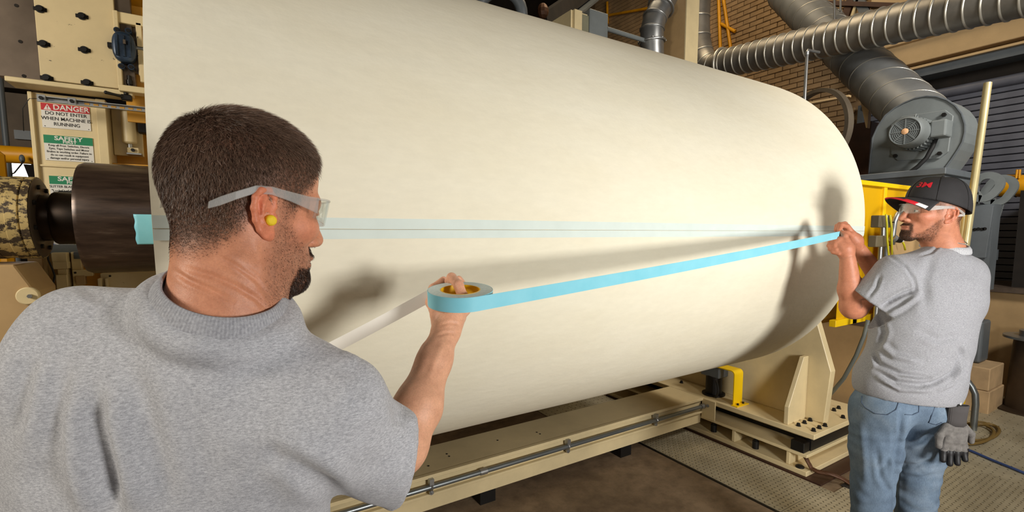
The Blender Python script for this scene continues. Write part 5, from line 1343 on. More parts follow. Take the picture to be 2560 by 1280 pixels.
# left arm (hidden in front of the chest) and the trunk under the shirt
LS = dep(165, 905, .66); LE = dep(35, 1170, .80); LW = dep(330, 1090, .90)
B_ = Field(*bounds([LS, LE, LW, RS, dep(440, 1500, .69)], .13), .009)
B_.rc(LS, LE, .044, .042, .02); B_.rc(LE, LW, .042, .028, .02); B_.rc(LW, dep(420, 1050, .92), .028, .03, .02)
B_.rc(dep(420, 1050, .92), dep(470, 1030, .94), .026, .014, .01)
B_.rc(dep(270, 970, .68), dep(730, 1070, .68), .075, .075, .04); B_.rc(dep(470, 980, .69), dep(440, 1500, .70), .11, .12, .05)
bp, bq = B_.mesh(1); parts.append((bp, bq, np.tile(SKIN1, (len(bp), 1))))
P_, Q_, C_ = join(parts); field_obj('body', P_, Q_, C_, M['skin'], m1)
# hair, stubble and goatee as strands
def hcol(base, var): return lambda root, r: base[None, :]*(1+var*r.normal(size=(len(root), 1))).clip(.4, 2.2)
sv, sf, sc_ = strands(HP, HN, HQ, lambda P: hair1(P)**1.5, hlen1, hflow1, hcol(lin(112, 88, 72), .40), 60000, 3, .45, .00024)
field_obj('hair', to_world(sv, HR, HO), sf, sc_, M['hair'], m1)
sv, sf, sc_ = strands(HP, HN, HQ, lambda P: .10*stub1(P)+goat1(P), lambda P: .0022+.004*goat1(P), lambda P: np.tile([.2, 0, -1.], (len(P), 1)), hcol(lin(60, 42, 32), .4), 9000, 5, .6, .00022)
field_obj('beard', to_world(sv, HR, HO), sf, sc_, M['hair'], m1)

# T-shirt
T_ = Field(*bounds([dep(-60, 1130, .72), dep(1045, 1130, .80), dep(440, 690, .62), dep(440, 1700, .70), dep(440, 1000, .48), dep(440, 1000, .86)], .06), .0052)
zdn = V3(0, 0, -1)
Lsh = dep(215, 876, .655); Rsh = dep(812, 1030, .655); Cb = dep(545, 915, .645)
T_.rc(Lsh, Cb, .068, .070, .035); T_.rc(Cb, Rsh, .070, .068, .035)
ch = dep(462, 1060, .675); wa_ = dep(436, 1330, .685); hp0 = V3(wa_[0], wa_[1], .98)
T_.rc(dep(640, 872, .645), dep(862, 990, .655), .045, .050, .03); T_.rc(dep(480, 800, .64), dep(205, 806, .65), .044, .046, .03)
rt = [CR, unit(np.cross(CR, V3(0, 0, 1))), V3(0, 0, 1)]
T_.el(ch, (.215, .120, .16), .05, rot=rt); T_.el(wa_, (.222, .126, .26), .06, rot=rt); T_.el(hp0, (.20, .128, .22), .06, rot=rt)
T_.rc(dep(265, 955, .67), dep(745, 1070, .67), .092, .090, .05)
T_.rc(Lsh, dep(70, 1060, .70), .068, .072, .04); T_.rc(dep(70, 1060, .70), dep(25, 1120, .73), .072, .068, .03)
Sa = dep(832, 1040, .655); Sb = dep(956, 1128, .735)
T_.rc(Sa, Sb, .068, .066, .03); T_.rc(Sb, Sb+unit(Sb-Sa)*.09, .066, .066, .03)
cutp = dep(1012, 1150, .76); cutn = unit(CR*.93-CU*.20+CF*.42)
T_.cut(cutp, cutn, c=cutp, r=.145)
T_.rc(Sb+unit(Sb-Sa)*.03, Sb+unit(Sb-Sa)*.18, .058, .060, .004, 's')      # hollow sleeve
lc = dep(5, 1135, .735); T_.cut(lc, lc-dep(60, 1040, .70), c=lc, r=.11)
NC = dep(560, 738, .628); e1 = unit(CR*295-CU*108); e2 = unit(-CF*.93-CU*.36); e3 = unit(np.cross(e1, e2))
if e3[2] < 0: e3 = -e3
def ringpt(th, a, b, lift=0): return NC+e1*(a*math.cos(th))+e2*(b*math.sin(th))+e3*lift
for k in range(24):
    th = 2*math.pi*k/24; T_.el(ringpt(th, .083, .082, -.022), (.010, .010, .010), .035)
T_.rc(NC+e3*.066, NC+e3*.20, .079, .079, .006, 's')
T_.cut(V3(0, 0, .93), (0, 0, -1))
TP, TQ = T_.mesh(2)
fold1 = [([(228, 990), (234, 1078), (258, 1180), (280, 1290)], -.016, .013), ([(316, 905), (346, 1000), (360, 1075), (400, 1190), (430, 1290)], -.010, .016),
         ([(285, 960), (300, 1050), (325, 1160), (350, 1280)], .007, .014), ([(190, 930), (192, 1030), (205, 1140), (225, 1290)], .006, .014),
         ([(80, 880), (56, 985), (30, 1100)], -.009, .013), ([(155, 905), (140, 1010), (118, 1150), (100, 1280)], -.007, .014), ([(110, 900), (92, 1010), (66, 1130)], .006, .012),
         ([(650, 1128), (722, 1148), (795, 1195), (850, 1240)], -.014, .012), ([(640, 1150), (672, 1200), (700, 1290)], -.007, .015), ([(690, 1105), (770, 1140), (850, 1185), (905, 1230)], .009, .018),
         ([(560, 1150), (610, 1200), (640, 1290)], -.005, .018), ([(985, 1000), (1003, 1030), (998, 1066)], -.009, .009), ([(880, 1075), (930, 1090), (975, 1060)], -.006, .014), ([(900, 1160), (955, 1150), (1010, 1110)], -.005, .016),
         ([(200, 712), (235, 735), (275, 742)], -.006, .008), ([(330, 712), (300, 735), (262, 742)], .004, .008), ([(390, 720), (430, 770), (480, 810)], -.004, .010),
         ([(515, 830), (600, 890), (645, 960)], -.006, .035), ([(420, 850), (470, 930), (480, 1020)], .004, .04), ([(740, 880), (800, 940), (830, 1010)], -.004, .022), ([(870, 905), (905, 950), (915, 1000)], -.004, .012),
         ([(470, 1080), (500, 1180), (520, 1290)], -.005, .02), ([(60, 1180), (120, 1215), (190, 1290)], -.004, .016), ([(855, 880), (895, 905)], .004, .010), ([(1022, 1062), (1022, 1130), (1004, 1200), (958, 1245)], -.0022, .0035), ([(1030, 1062), (1032, 1130), (1014, 1205), (962, 1255)], .0015, .004)]
fold1 = [(p, a*.62, w*1.25) for p, a, w in fold1]
TP = creases(TP, TQ, fold1)
TN = normals(TP, TQ); TP = TP+TN*(vnoise(TP*np.array([1, 1, .5]), 26, 11)*.0016)[:, None]
field_obj('t_shirt', TP, TQ, None, M['heather'], m1)
# ribbed collar
nseg = 240; mb = MB(); cols = []
rows = [(.0735, .0730, .010), (.0745, .0740, .0140), (.0770, .0765, .0145), (.0805, .0800, .0105), (.0845, .0840, .0040), (.0885, .0880, -.0040), (.0905, .0900, -.011)]
for k in range(nseg):
    th = 2*math.pi*k/nseg; rb = .0006*math.cos(th*nseg/2*.999) if k % 2 else -.0006
    for (a, b, lf) in rows: mb.v.append(tuple(ringpt(th, a-.004, b, lf+rb)))
    cols += [lin(176, 176, 180)*(1.06 if k % 2 else .82)]*len(rows)
m_ = len(rows); mb.f = [(k*m_+j, ((k+1) % nseg)*m_+j, ((k+1) % nseg)*m_+j+1, k*m_+j+1) for k in range(nseg) for j in range(m_-1)]
o = field_obj('collar', np.array(mb.v), np.array(mb.f), np.array(cols), M['rib'], m1); o.modifiers.new('thick', 'SOLIDIFY').thickness = .002
fw1 = unit(CF*V3(1, 1, 0)); sd1 = unit(V3(-fw1[1], fw1[0], 0)); pv = V3(hp0[0], hp0[1], .93)
legs(pv+sd1*.095, pv-sd1*.095, V3(*(pv+sd1*.14)[:2], 0), V3(*(pv-sd1*.15+fw1*.1)[:2], 0), fw1, 'jeans', m1, h=.011)

# safety glasses and ear plug of the foreground man
def glasses(R_, o, label, h=.036, tip=-.071):
    g = thing('safety_glasses', o+R_[0]*.09, label, 'glasses')
    W = lambda p: R_.T@np.asarray(p, float)+o
    n = 33; A = []; B = []; Nn = []
    for i in range(n):
        t = -1+2*i/(n-1); an = t*1.32
        x = .040+.070*math.cos(an)**.9 if abs(an) < 1.5 else .04; y = .078*math.sin(an)/math.sin(1.32)
        hh = h*(1-.30*abs(t)**3); zc_ = .004
        notch = .011*math.exp(-(t/.10)**2)
        A.append(W((x-.004, y, zc_-hh*.62+notch))); B.append(W((x, y, zc_+hh*.42))); Nn.append(R_.T@unit(V3(math.cos(an), math.sin(an)*1.2, .1)))
    MB().ribbon(A, B, .0018, np.array(Nn)).build('lens', M['clear'], g, smooth=50)
    MB().tube([b+nn*.001 for b, nn in zip(B, Nn)], .0016, 8).build('brow_bar', M['frost'], g, smooth=60)
    for s in (1, -1):
        pa = [(.062, .0785*s, .006, .011), (.045, .0815*s, .007, .0085), (.020, .0825*s, .010, .0062), (-.005, .082*s, .0125, .0052), (-.025, .082*s, .010, .0050), (-.046, .0790*s, -.002, .0052), (-.060, .0750*s, -.011, .0055), (tip, .0715*s, -.018, .0042)]
        A = [W((x, y, z-q)) for x, y, z, q in pa]; B = [W((x, y, z+q)) for x, y, z, q in pa]
        MB().ribbon(A, B, .0024, R_.T@V3(0, s, 0)).build('temple', M['frost'], g, bevel=.0007)
    return g
glasses(HR, HO, 'clear safety glasses worn by the foreground man seen from behind')
ec = HR.T@V3(-.001, -.0770, -.024)+HO; ed = HR.T@V3(-.10, -1, -.12)
tag(MB().lathe(ec-ed*.012, ed, [(0, .006), (.012, .0068), (.0165, .0070), (.0195, .0062), (.0208, .0035), (.021, 0)], 20).build('ear_plug', M['foam'], None, smooth=50), 'yellow foam ear plug in the ear of the foreground man', 'ear plug')

# ---------------------------------------------------------------- roll of blue tape in his hand
TC = dep(1151, 741, .955); tv = unit(ray(1151, 741)*V3(1, 1, 0)); tn = unit(V3(0, 0, 1)*math.cos(.13)-tv*math.sin(.13)); te = unit(np.cross(tv, tn)); tf = np.cross(tn, te)
TR0, TR1, TH = .0405, .0645, .0145
tape = thing('tape_roll', TC-tn*TH, 'roll of blue splicing tape with yellow core held up by the foreground man', 'tape')
nr = 72; lay = MB()
for k in range(nr):
    th = 2*math.pi*k/nr; d = te*math.cos(th)+tf*math.sin(th)
    for r_, z in ((TR0, -TH), (TR1, -TH), (TR1, TH), (TR0, TH)): lay.v.append(tuple(TC+d*r_+tn*z))
lay.f = [(k*4+j, ((k+1) % nr)*4+j, ((k+1) % nr)*4+(j+1) % 4, k*4+(j+1) % 4) for k in range(nr) for j in range(4)]
def wind_mat():
    t = NT('wound_tape_edge'); t.base(t.ramp(t.noise(160, 3), [(.3, S(200, 222, 220)), (.7, S(222, 236, 234))])); t.set(Roughness=.5); return t.m
lay.build('windings', wind_mat(), tape, smooth=40)
oc = MB()
for k in range(nr):
    th = 2*math.pi*k/nr; d = te*math.cos(th)+tf*math.sin(th)
    for r_, z in ((TR1+.0003, -TH), (TR1+.0009, -TH), (TR1+.0009, TH), (TR1+.0003, TH)): oc.v.append(tuple(TC+d*r_+tn*z))
oc.f = lay.f; oc.build('outer_wrap', M['blue'], tape, smooth=40)
ic = MB()
for k in range(nr):
    th = 2*math.pi*k/nr; d = te*math.cos(th)+tf*math.sin(th)
    for r_, z in ((TR0-.0022, -TH), (TR0, -TH), (TR0, TH+.0003), (TR0-.0022, TH+.0003)): ic.v.append(tuple(TC+d*r_+tn*z))
ic.f = lay.f; ic.build('yellow_core', plain('yellow_card_core', S(236, 188, 14), .45, var=.15), tape, smooth=40)
# strip pulled out towards the other man
TE = dep(2104, 586, 2.0)
dirh = unit((TE-TC)*V3(1, 1, 0)); thn = np.array([dirh@te, dirh@tf]); ang = math.atan2(thn[1], thn[0])-math.pi/2
st_c = TC+(te*math.cos(ang)+tf*math.sin(ang))*(TR1+.0005)
if (st_c-CAM)@CF > (TC-CAM)@CF:
    ang += math.pi; st_c = TC+(te*math.cos(ang)+tf*math.sin(ang))*(TR1+.0005)
A = []; B = []; nrm = []
for k in range(14):
    t = -(13-k)/13*1.75; d = te*math.cos(ang+t)+tf*math.sin(ang+t); A.append(TC+d*(TR1+.0012)-tn*TH); B.append(TC+d*(TR1+.0012)+tn*TH); nrm.append(d)
upE = unit(V3(-.05, .0, 1))
for k in range(1, 41):
    t = k/40; c = lerp(st_c, TE, t)-V3(0, 0, .006)*math.sin(math.pi*t); u = unit(lerp(tn, upE, t)); A.append(c-u*TH); B.append(c+u*TH); nrm.append(unit(np.cross(u, TE-st_c)*-1))
nrm = np.array(nrm); nrm[14:] *= np.sign((nrm[14]@nrm[13]))
MB().ribbon(A, B, .0004, nrm).build('pulled_strip', M['blue'], tape, smooth=60)
LEND = dep(455, 1042, 1.0); ls = TC-te*(TR1*.72)+tf*(TR1*.70)*np.sign(tf@CF)
A = []; B = []
for k in range(30):
    t = k/29; c = lerp(ls, LEND, t)-V3(0, 0, .010)*math.sin(math.pi*t); u = unit(lerp(tn, V3(.12, 0, 1), t)); A.append(c-u*TH*1.02); B.append(c+u*TH*1.02)
MB().ribbon(A, B, .0004, unit(np.cross(tn, LEND-ls))).build('liner', plain('white_release_liner', S(240, 236, 226), .45, var=.04), tape, smooth=60)
# ================================================================ man in the cap by the roll end
TZ2 = math.radians(60)
m2 = thing('person', (2.40, .78, 0), 'man in black cap, grey T-shirt and jeans standing at the roll end', 'person')
fw2 = V3(math.cos(TZ2), math.sin(TZ2), 0); lf2 = V3(-math.sin(TZ2), math.cos(TZ2), 0)
GO = dep(2337, 528, 1.885); GR = rotm(math.radians(139), math.radians(-5), math.radians(-1))
loc2 = lambda w: GR@(np.asarray(w)-GO)
nk1 = loc2(dep(2362, 640, 1.91))
F_ = head_field([(V3(-.024, 0, -.035), .052), (V3(-.026, 0, -.085), .055), (lerp(V3(-.03, 0, -.085), nk1, .7), .060), (nk1, .068)], h=.0026)
GP, GQ = F_.mesh(1); GN = normals(GP, GQ)
def hair2(P):
    x, y, z = P.T
    zb = np.interp(x, [-.12, -.085, -.055, -.035, -.012, .012, .020, .034, .045, .09], [-.058, -.058, -.055, -.040, -.005, .012, -.010, -.012, .02, .07]); return .75*sstep(-.012, .030, z-zb)
def beard2(P):
    x, y, z = P.T; ay = np.abs(y)
    edge = np.interp(x, [.0, .02, .04, .06, .07, .09, .11], [-.01, -.032, -.060, -.085, -.088, -.09, -.09]); jaw = .45*sstep(.004, -.012, z-edge)*sstep(-.135, -.110, z)*sstep(.0, .02, x)
    g = sstep(-.078, -.086, z)*sstep(.048, .062, x)*sstep(.034, .026, ay)*sstep(-.135, -.12, z)
    side = sstep(.034, .029, ay)*sstep(.021, .026, ay)*sstep(-.098, -.085, z)*sstep(-.056, -.062, z)*sstep(.06, .075, x)
    mo = sstep(.031, .025, ay)*sstep(-.0675, -.064, z)*sstep(-.051, -.057, z)*sstep(.075, .088, x)
    return np.clip(np.maximum(np.maximum(jaw, g*.95), np.maximum(mo*.85, side*.8)), 0, 1)
D1 = head_color(GP, SKIN2, lin(96, 74, 58), lin(84, 60, 46), hair2, beard2)
# brows and eyes painted as skin colour, eyeballs as their own surface
x, y, z = GP.T; br = np.exp(-(((z-.0165-.05*(.03-np.abs(np.abs(y)-.03)))/.004)**2))*sstep(.010, .016, np.abs(y))*sstep(.052, .046, np.abs(y))*sstep(.06, .07, x); D1 = D1*(1-.6*br[:, None])+lin(92, 66, 48)*.6*br[:, None]
parts = [(to_world(GP, GR, GO), GQ, D1)]
for s in (1, -1):
    ep_, eq = ear_mesh(s, .0016); parts.append((to_world(ep_, GR, GO), eq, np.tile(SKIN2*np.array([1.04, .9, .88]), (len(ep_), 1))))
    E_ = Field((.060, .031*s-.016, -.023), (.098, .031*s+.016, .010), .0015); E_.el((.0780, .031*s, -.0065), (.0122, .0122, .0122), .001); a_, b_ = E_.mesh(1)
    look = unit(V3(.96, -.05, -.02)); dd_ = (a_-V3(.078, .031*s, -.0065)); cs = (dd_@look)/.0122
    ce_ = np.where((cs > .90)[:, None], np.where((cs > .965)[:, None], lin(16, 12, 10), lin(72, 62, 48)), lin(214, 206, 198)); parts.append((to_world(a_, GR, GO), b_, ce_))
# arms
LS2 = dep(2225, 690, 1.905); LE2 = dep(2133, 765, 2.00); LW2 = dep(2119, 645, 1.97)
RS2 = dep(2410, 690, 1.94); RE2 = dep(2240, 755, 2.13); RW2 = dep(2146, 622, 2.06)
A_ = Field(*bounds([LS2, LE2, LW2, RS2, RE2, RW2, dep(2080, 560, 2.0)], .075), .0046)
A_.rc(LS2, LE2, .056, .047, .02); A_.rc(LE2, lerp(LE2, LW2, .35)-CR*.004, .045, .043, .02); A_.rc(lerp(LE2, LW2, .35)-CR*.004, LW2, .043, .0285, .02); A_.rc(LE2-CU*.012, LE2+CR*.012-CU*.012, .040, .040, .02)
A_.rc(RS2, RE2, .052, .044, .02); A_.rc(RE2, lerp(RE2, RW2, .4), .046, .042, .02); A_.rc(lerp(RE2, RW2, .4), RW2, .042, .028, .02)
ap, aq = A_.mesh(2); sc2 = np.tile(SKIN2*np.array([.98, .94, .92]), (len(ap), 1))
pr = proj(ap); tat = np.exp(-((pr[:, 0]-2158)/9)**2)*sstep(742, 750, pr[:, 1])*sstep(776, 766, pr[:, 1])*(vnoise(ap, 75, 21) > -.05)*sstep(2.03, 1.98, pr[:, 2]); sc2 = sc2*(1-.65*tat[:, None])+lin(40, 40, 46)*.65*tat[:, None]
parts.append((ap, aq, sc2))
# hands pinching the tape end
K_ = Field(*bounds([dep(2060, 545, 2.0), dep(2165, 660, 2.0)], .03), .0024)
hd = lambda *q: [dep(*p) for p in q]
K_.rc(LW2, dep(2112, 622, 1.975), .0275, .034, .012); K_.rc(dep(2112, 622, 1.975), dep(2096, 606, 1.985), .034, .026, .012)
K_.rc(dep(2122, 628, 1.96), dep(2117, 603, 1.965), .017, .014, .008)
hand_chain(K_, hd((2118, 606, 1.965), (2113, 590, 1.97), (2105, 581, 1.985)), [.0135, .0112, .0095], .005)            # thumb
for k, q in enumerate((hd((2090, 607, 1.985), (2078, 606, 2.005), (2082, 592, 2.02), (2097, 588, 2.012)), hd((2088, 614, 1.98), (2074, 614, 2.0), (2078, 600, 2.025), (2094, 596, 2.02)), hd((2092, 624, 1.975), (2077, 622, 1.995), (2081, 609, 2.02), (2095, 606, 2.015)), hd((2098, 632, 1.97), (2084, 629, 1.985), (2086, 618, 2.01)))):
    hand_chain(K_, q, [.0125, .0108, .0098, .0085][:len(q)], .003)
K_.rc(RW2, dep(2136, 602, 2.05), .027, .031, .012); K_.rc(dep(2136, 602, 2.05), dep(2126, 588, 2.04), .031, .024, .012)
for q in (hd((2130, 590, 2.03), (2117, 582, 2.02), (2106, 582, 2.0)), hd((2128, 580, 2.035), (2118, 566, 2.03), (2104, 563, 2.02), (2098, 577, 2.012)), hd((2124, 576, 2.045), (2112, 560, 2.045), (2099, 561, 2.035), (2094, 573, 2.03)), hd((2122, 578, 2.055), (2106, 562, 2.06), (2093, 565, 2.05), (2090, 575, 2.045))):
    hand_chain(K_, q, [.0125, .0108, .0098, .0085][:len(q)], .003)
kp, kq = K_.mesh(1); parts.append((kp, kq, np.tile(SKIN2*np.array([.98, .92, .90]), (len(kp), 1))))
CH2 = dep(2326, 745, 1.91); PV2 = dep(2255, 1000, 1.92)
B_ = Field(*bounds([CH2, PV2, LS2, RS2], .16), .010); B_.rc(CH2, lerp(CH2, PV2, .7), .11, .10, .05); B_.rc(LS2, RS2, .06, .06, .05)
bp, bq = B_.mesh(1); parts.append((bp, bq, np.tile(SKIN2, (len(bp), 1))))
P_, Q_, C_ = join(parts); field_obj('body', P_, Q_, C_, M['skin'], m2)
sv, sf, sc_ = strands(GP, GN, GQ, lambda P: .25*hair2(P)+beard2(P)**2, lambda P: .0035+.0025*beard2(P), lambda P: np.tile([.2, 0, -1.], (len(P), 1)), hcol(lin(84, 60, 44), .35), 20000, 9, .5, .00024)
field_obj('beard', to_world(sv, GR, GO), sf, sc_, M['hair'], m2)

# T-shirt
T_ = Field(*bounds([dep(2130, 800, 2.05), dep(2475, 700, 1.9), dep(2330, 600, 1.9), dep(2260, 1010, 1.9), CH2+fw2*.15, CH2-fw2*.15, PV2-fw2*.15, PV2+lf2*.2], .12), .0058)
sdx = [lf2, fw2, V3(0, 0, 1)]
T_.rc(dep(2245, 682, 1.905), dep(2345, 655, 1.90), .066, .066, .04); T_.rc(dep(2345, 655, 1.90), dep(2412, 682, 1.90), .066, .066, .04)
T_.el(dep(2332, 745, 1.905), (.190, .130, .17), .05, rot=sdx); T_.el(dep(2300, 850, 1.91), (.184, .145, .20), .06, rot=sdx); T_.el(dep(2268, 955, 1.92), (.196, .160, .16), .06, rot=sdx)
T_.rc(dep(2396, 690, 1.895), dep(2404, 765, 1.90), .060, .050, .05)
Sa = dep(2232, 692, 1.905); Sb = dep(2176, 748, 1.945); ax_ = unit(Sb-Sa)
T_.rc(Sa, Sb+ax_*.04, .074, .076, .045)
RSb = dep(2330, 730, 2.02); T_.rc(RS2, RSb, .07, .066, .04)
cp = dep(2170, 748, 1.95); T_.cut(cp, unit(ax_+CF*.10), c=cp, r=.118); T_.rc(Sb+ax_*.03, Sb+ax_*.06, .066, .066, .004, 's')
N2 = dep(2364, 617, 1.905); nz2 = unit(V3(-.05, .0, 1)-fw2*.22-lf2*.08)
T_.rc(N2-nz2*.05, N2+nz2*.15, .072, .072, .006, 's')
hemc = dep(2262, 992, 1.92); hemn = unit(V3(0, 0, -1)+lf2*.02-fw2*.04); T_.cut(hemc, hemn, c=hemc, r=.34)
T_.el(hemc, (.178, .142, .05), .01, 's', rot=sdx)
TP, TQ = T_.mesh(2)
f2 = [([(2222, 640), (2262, 665), (2285, 700), (2290, 730)], -.004, .007), ([(2292, 722), (2250, 740), (2205, 765)], -.009, .008), ([(2300, 735), (2260, 765), (2215, 790)], .006, .010),
      ([(2185, 880), (2195, 910), (2250, 935), (2320, 945)], -.008, .010), ([(2200, 860), (2235, 890), (2300, 905)], .006, .012), ([(2190, 925), (2240, 955), (2300, 962), (2350, 955)], -.007, .010), ([(2195, 945), (2250, 975), (2330, 978)], .005, .008),
      ([(2405, 880), (2385, 930), (2330, 960)], -.007, .010), ([(2400, 920), (2380, 960), (2350, 975)], .005, .008), ([(2300, 830), (2350, 850), (2400, 840)], -.004, .014), ([(2330, 640), (2310, 700), (2316, 770)], -.003, .02),
      ([(2200, 790), (2210, 830), (2195, 870)], -.006, .012), ([(2395, 860), (2412, 900), (2408, 950)], -.005, .010), ([(2350, 612), (2330, 630), (2300, 640)], -.003, .006), ([(2200, 690), (2190, 720), (2170, 745)], -.004, .008)]
TP = creases(TP, TQ, [(p, a*1.7, w) for p, a, w in f2]); TN = normals(TP, TQ); TP = TP+TN*(vnoise(TP, 24, 12)*.002)[:, None]
field_obj('t_shirt', TP, TQ, None, M['heather_l'], m2)
u_ = unit(np.cross(nz2, fw2)); v_ = np.cross(nz2, u_); mb = MB(); cols = []
rows = [(.063, .010), (.065, .0135), (.069, .013), (.076, .005), (.080, -.006), (.080, -.012)]
for k in range(120):
    th = 2*math.pi*k/120
    for r_, lf_ in rows: mb.v.append(tuple(N2+(u_*math.cos(th)+v_*math.sin(th))*r_+nz2*lf_))
    cols += [lin(190, 190, 192)*(1.04 if k % 2 else .9)]*6
mb.f = [(k*6+j, ((k+1) % 120)*6+j, ((k+1) % 120)*6+j+1, k*6+j+1) for k in range(120) for j in range(5)]
o = field_obj('collar', np.array(mb.v), np.array(mb.f), np.array(cols), M['rib'], m2); o.modifiers.new('thick', 'SOLIDIFY').thickness = .002
# jeans
hL = dep(2196, 1010, 1.93); hR_ = dep(2310, 1012, 1.93); zf = lambda p: V3(p[0], p[1], 0)
fL = zf(at(2150, 1530, 'Z', 0)); fR = zf(at(2275, 1490, 'Z', 0))
kL = dep(2180, 1235, 1.93); kR = dep(2288, 1235, 1.99)
jf = [([(2240, 1070), (2236, 1130), (2200, 1180)], -.006, .012), ([(2245, 1160), (2290, 1165), (2335, 1150)], -.008, .010), ([(2240, 1175), (2300, 1185), (2335, 1175)], .006, .010), ([(2255, 1030), (2250, 1090), (2240, 1150), (2236, 1280)], -.010, .010),
      ([(2330, 1080), (2300, 1105), (2270, 1110)], -.006, .010), ([(2190, 1120), (2200, 1190), (2230, 1240)], -.005, .012), ([(2150, 1060), (2160, 1130), (2165, 1220)], .004, .016)]
legs(hL, hR_, fL, fR, fw2, 'jeans', m2, kL, kR, jf, .0065)
# stitched back pockets
M['stitch'] = plain('dark_denim_seam', S(70, 84, 104), .8, var=.2)
def on_mesh(o, px, py):
    dg = bpy.context.evaluated_depsgraph_get(); d = Vector(unit(ray(px, py))); ok, l, n, i = o.ray_cast(Vector(CAM), d); return np.array(l)+np.array(n)*.0015 if ok else None
jn = [c for c in m2.children if c.name.startswith('jeans')][0]
for q in (((2155, 990), (2154, 1006), (2162, 1018), (2188, 1034), (2218, 1037), (2240, 1024), (2246, 1005)), ((2290, 1008), (2297, 1012), (2296, 1030), (2280, 1037), (2262, 1036)), ((2338, 1010), (2328, 1040), (2322, 1056), (2340, 1062), (2355, 1056))):
    pts = [on_mesh(jn, *p) for p in q]; pts = [p for p in pts if p is not None]
    if len(pts) > 2: MB().tube(pts, .0016, 6).build('pocket_seam', M['stitch'], m2, smooth=180)

# cap
W2 = lambda p: GR.T@np.asarray(p, float)+GO
cap = bpy.data.objects.new('cap', None); COL.objects.link(cap); cap.location = tuple(GO+V3(0, 0, .03)); cap.parent = m2; cap.matrix_parent_inverse = Matrix.Translation(-Vector(m2.location)); cap['label'] = 'black baseball cap with red and white brim edge'
def capchild(o):
    o.parent = cap; o.matrix_parent_inverse = Matrix.Translation(-Vector(cap.location)); return o
M['capblack'] = plain('black_cap_twill', S(40, 38, 39), .8, var=.12, vs=30, bump=.25, bs=500)
M['capred'] = plain('red_cap_trim', S(205, 24, 40), .7, var=.05); M['capwhite'] = plain('white_cap_trim', S(232, 228, 226), .7, var=.03)
CX, CA, CB, CHt, CZ = -.006, .110, .0885, .088, .045
def crown(th, ph, off=0.):
    """th azimuth from the face, ph elevation 0..pi/2"""
    c = math.cos(ph)**.62; rim = -.050*((1-math.cos(th))/2)**1.2          # rim drops at the back
    return V3(CX+(CA+off)*c*math.cos(th), (CB+off)*c*math.sin(th), CZ+rim*(1-math.sin(ph))+(CHt+off)*math.sin(ph)**1.05)
mb = MB(); n, m = 64, 18
for j in range(m):
    for k in range(n): mb.v.append(tuple(W2(crown(2*math.pi*k/n, (math.pi/2-.012)*j/(m-1)))))
mb.f = [(j*n+k, j*n+(k+1) % n, (j+1)*n+(k+1) % n, (j+1)*n+k) for j in range(m-1) for k in range(n)]+[tuple((m-1)*n+k for k in range(n))]
o = mb.build('crown', M['capblack'], None, smooth=50); capchild(o); o.modifiers.new('thick', 'SOLIDIFY').thickness = .0025
for k in range(6):
    th = math.pi/3*k; capchild(MB().tube([W2(crown(th, ph, .0008)) for ph in np.linspace(0, 1.54, 16)], .0009, 6).build('panel_seam', M['rubber'], None, smooth=180))
capchild(MB().ball(W2((CX, 0, CZ+CHt+.001)), .006, 12, 8).build('top_button', M['capblack'], None, smooth=180))
def brim(u, v):
    """u -1..1 across, v 0..1 outwards"""
    th = u*1.12; c0 = crown(th, .04); L_ = .072*math.cos(u*1.25)**.6
    p = c0+V3(L_*v*(1-.06*u*u), .020*u*v*(1-abs(u)*.4), 0); p[2] += -.003-.036*u*u*(.2+.8*v)-.006*v*v
    return p
def sheet(f, us, vs, name, mat, off=0., th=.003):
    mb = MB(); nv = len(vs)
    for u in us:
        for v in vs: mb.v.append(tuple(W2(f(u, v)+V3(0, 0, off))))
    mb.f = [(i*nv+j, (i+1)*nv+j, (i+1)*nv+j+1, i*nv+j+1) for i in range(len(us)-1) for j in range(nv-1)]
    o = mb.build(name, mat, None, smooth=60); mo = o.modifiers.new('thick', 'SOLIDIFY'); mo.thickness = th; mo.offset = 0; return capchild(o)
sheet(brim, np.linspace(-1, 1, 41), np.linspace(-.12, 1, 12), 'brim', M['capblack'])
edge = lambda u, v: brim(u, .86+.16*v)
sheet(edge, np.linspace(-.25, .76, 30), np.linspace(0, 1, 4), 'brim_trim', M['capred'], .0002, .0042)
sheet(lambda u, v: brim(u, .60+.40*v), np.linspace(.74, .93, 12), np.linspace(.3, 1, 5), 'brim_patch', M['capwhite'], .0004, .0040)
sheet(lambda u, v: brim(u, .72+.28*v), np.linspace(.45, .74, 12), np.linspace(0, 1, 5), 'brim_trim', M['capred'], .0003, .0041)
# emblem
cu = bpy.data.curves.new('cap_emblem', 'FONT'); cu.body = '3M'; cu.size = .040; cu.align_x = 'CENTER'; cu.align_y = 'CENTER'; cu.offset = .0007; cu.extrude = .0004; cu.space_character = .9
o = bpy.data.objects.new('cap_emblem', cu); COL.objects.link(o); dg = bpy.context.evaluated_depsgraph_get(); me = bpy.data.meshes.new_from_object(o.evaluated_get(dg)); bpy.data.objects.remove(o)
for v in me.vertices:
    th = .52+v.co.x*1.15/.095; ph = .62+v.co.y/.105; p = W2(crown(th, ph, .0012+max(0, v.co.z))); v.co = tuple(p)
me.update(); capchild(link('cap_emblem', me, M['capred']))
# glasses, necklace
glasses(GR, GO+GR[0]*.004, 'clear safety glasses worn by the man in the cap', .036, -.03)
ck = []; 
for k in range(120):
    th = 2*math.pi*k/120; ck.append(N2-CR*.006+(u_*math.cos(th)+v_*math.sin(th))*.062+nz2*(.030+.004*math.sin(2*th)))
nl = MB()
for k in range(0, 120): nl.ball(ck[k], .0021, 6, 4)
tag(nl.build('necklace', M['steel'], None, smooth=180), 'thin silver bead necklace round the neck of the man in the cap', 'necklace')
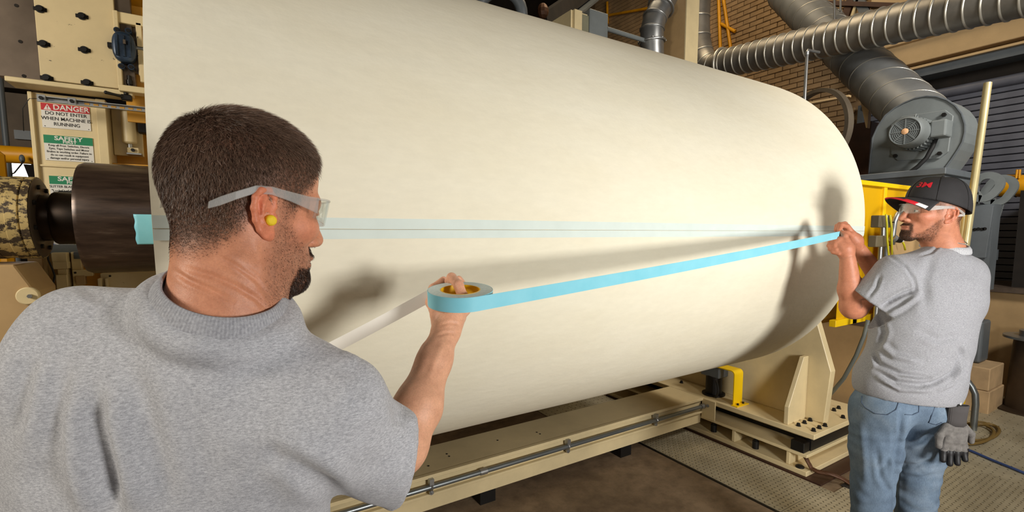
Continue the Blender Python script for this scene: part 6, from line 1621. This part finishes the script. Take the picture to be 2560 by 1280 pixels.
# work gloves hanging from the hip
M['glovegrey'] = plain('grey_glove_knit', S(112, 108, 104), .9, var=.3, vs=60, bump=.3, bs=300); M['gloveblack'] = plain('black_glove_coating', S(30, 29, 30), .5, var=.3, vs=40)
def glove(o, tilt, lbl, yawv):
    g = thing('work_glove', o-V3(0, 0, .20), lbl, 'glove', 'work gloves on the hip')
    d = unit(V3(0, 0, -1)+CR*tilt); w = unit(np.cross(yawv, d)); n_ = np.cross(d, w)
    pt = lambda a, b, c=0: o+d*a+w*b+n_*c
    G_ = Field(*bounds([pt(-.01, 0), pt(.24, .06), pt(.24, -.06), pt(.1, 0, .03), pt(.1, 0, -.03), pt(.17, -.075)], .02), .0034)
    G_.bx(pt(.115, 0), (.040, .044, .017), .014, rot=[w, n_, d] if False else [d, w, n_], k=.008)
    for k, (b, L_) in enumerate(((-.034, .060), (-.012, .074), (.011, .070), (.033, .054))):
        G_.chain([pt(.14, b*.95), pt(.155+L_*.45, b*1.15, .004), pt(.155+L_, b*1.25, .012)], [.0125, .0120, .0105], .004)
    G_.chain([pt(.085, -.036), pt(.125, -.064, .006), pt(.160, -.068, .014)], [.014, .013, .011], .006)
    p, q = G_.mesh(1); loc = (p-o); al = loc@d; nn_ = loc@n_; ctr = p[q].mean(1)-o; fd = ((ctr@d) > .178) | ((ctr@gv) > .004)
    me = bpy.data.meshes.new('glove_hand'); me.from_pydata(p.tolist(), [], q.tolist()); me.update(); me.materials.append(M['glovegrey']); me.materials.append(M['gloveblack'])
    me.polygons.foreach_set('material_index', fd.astype(np.int32)); link('glove_hand', me, None, g, smooth=180)
    mb = MB(); n = 48; cols = []
    for a, r_ in ((0, .038), (.03, .036), (.06, .035), (.082, .038)):
        for k in range(n):
            t = 2*math.pi*k/n; rr = r_*(1+.03*(k % 2)); mb.v.append(tuple(pt(a, rr*math.cos(t), rr*.42*math.sin(t))))
    mb.f = [(j*n+k, j*n+(k+1) % n, (j+1)*n+(k+1) % n, (j+1)*n+k) for j in range(3) for k in range(n)]
    o_ = mb.build('glove_cuff', plain('dark_ribbed_cuff', S(74, 70, 69), .9, var=.2), g, smooth=30); o_.modifiers.new('t', 'SOLIDIFY').thickness = .002
    return g
gv = unit(CF*V3(1, 1, 0))
glove(dep(2397, 1012, 1.80), -.05, 'grey and black work glove hanging in front at the hip of the capped man', -gv)
glove(dep(2376, 1012, 1.84), .16, 'darker work glove hanging behind the other one at the hip', gv+CR*.2)
cl = thing('glove_clip', dep(2396, 1003, 1.80), 'white plastic glove clip at the hip of the capped man', 'clip')
a = dep(2398, 990, 1.81); b = dep(2396, 1012, 1.795)
MB().bar(a, b, .016, .005).build('clip_strap', M['white'], cl, bevel=.001); MB().box(b-V3(.016, .004, .006), b+V3(.016, .004, .006)).build('clip_jaw', M['black'], cl, bevel=.002)
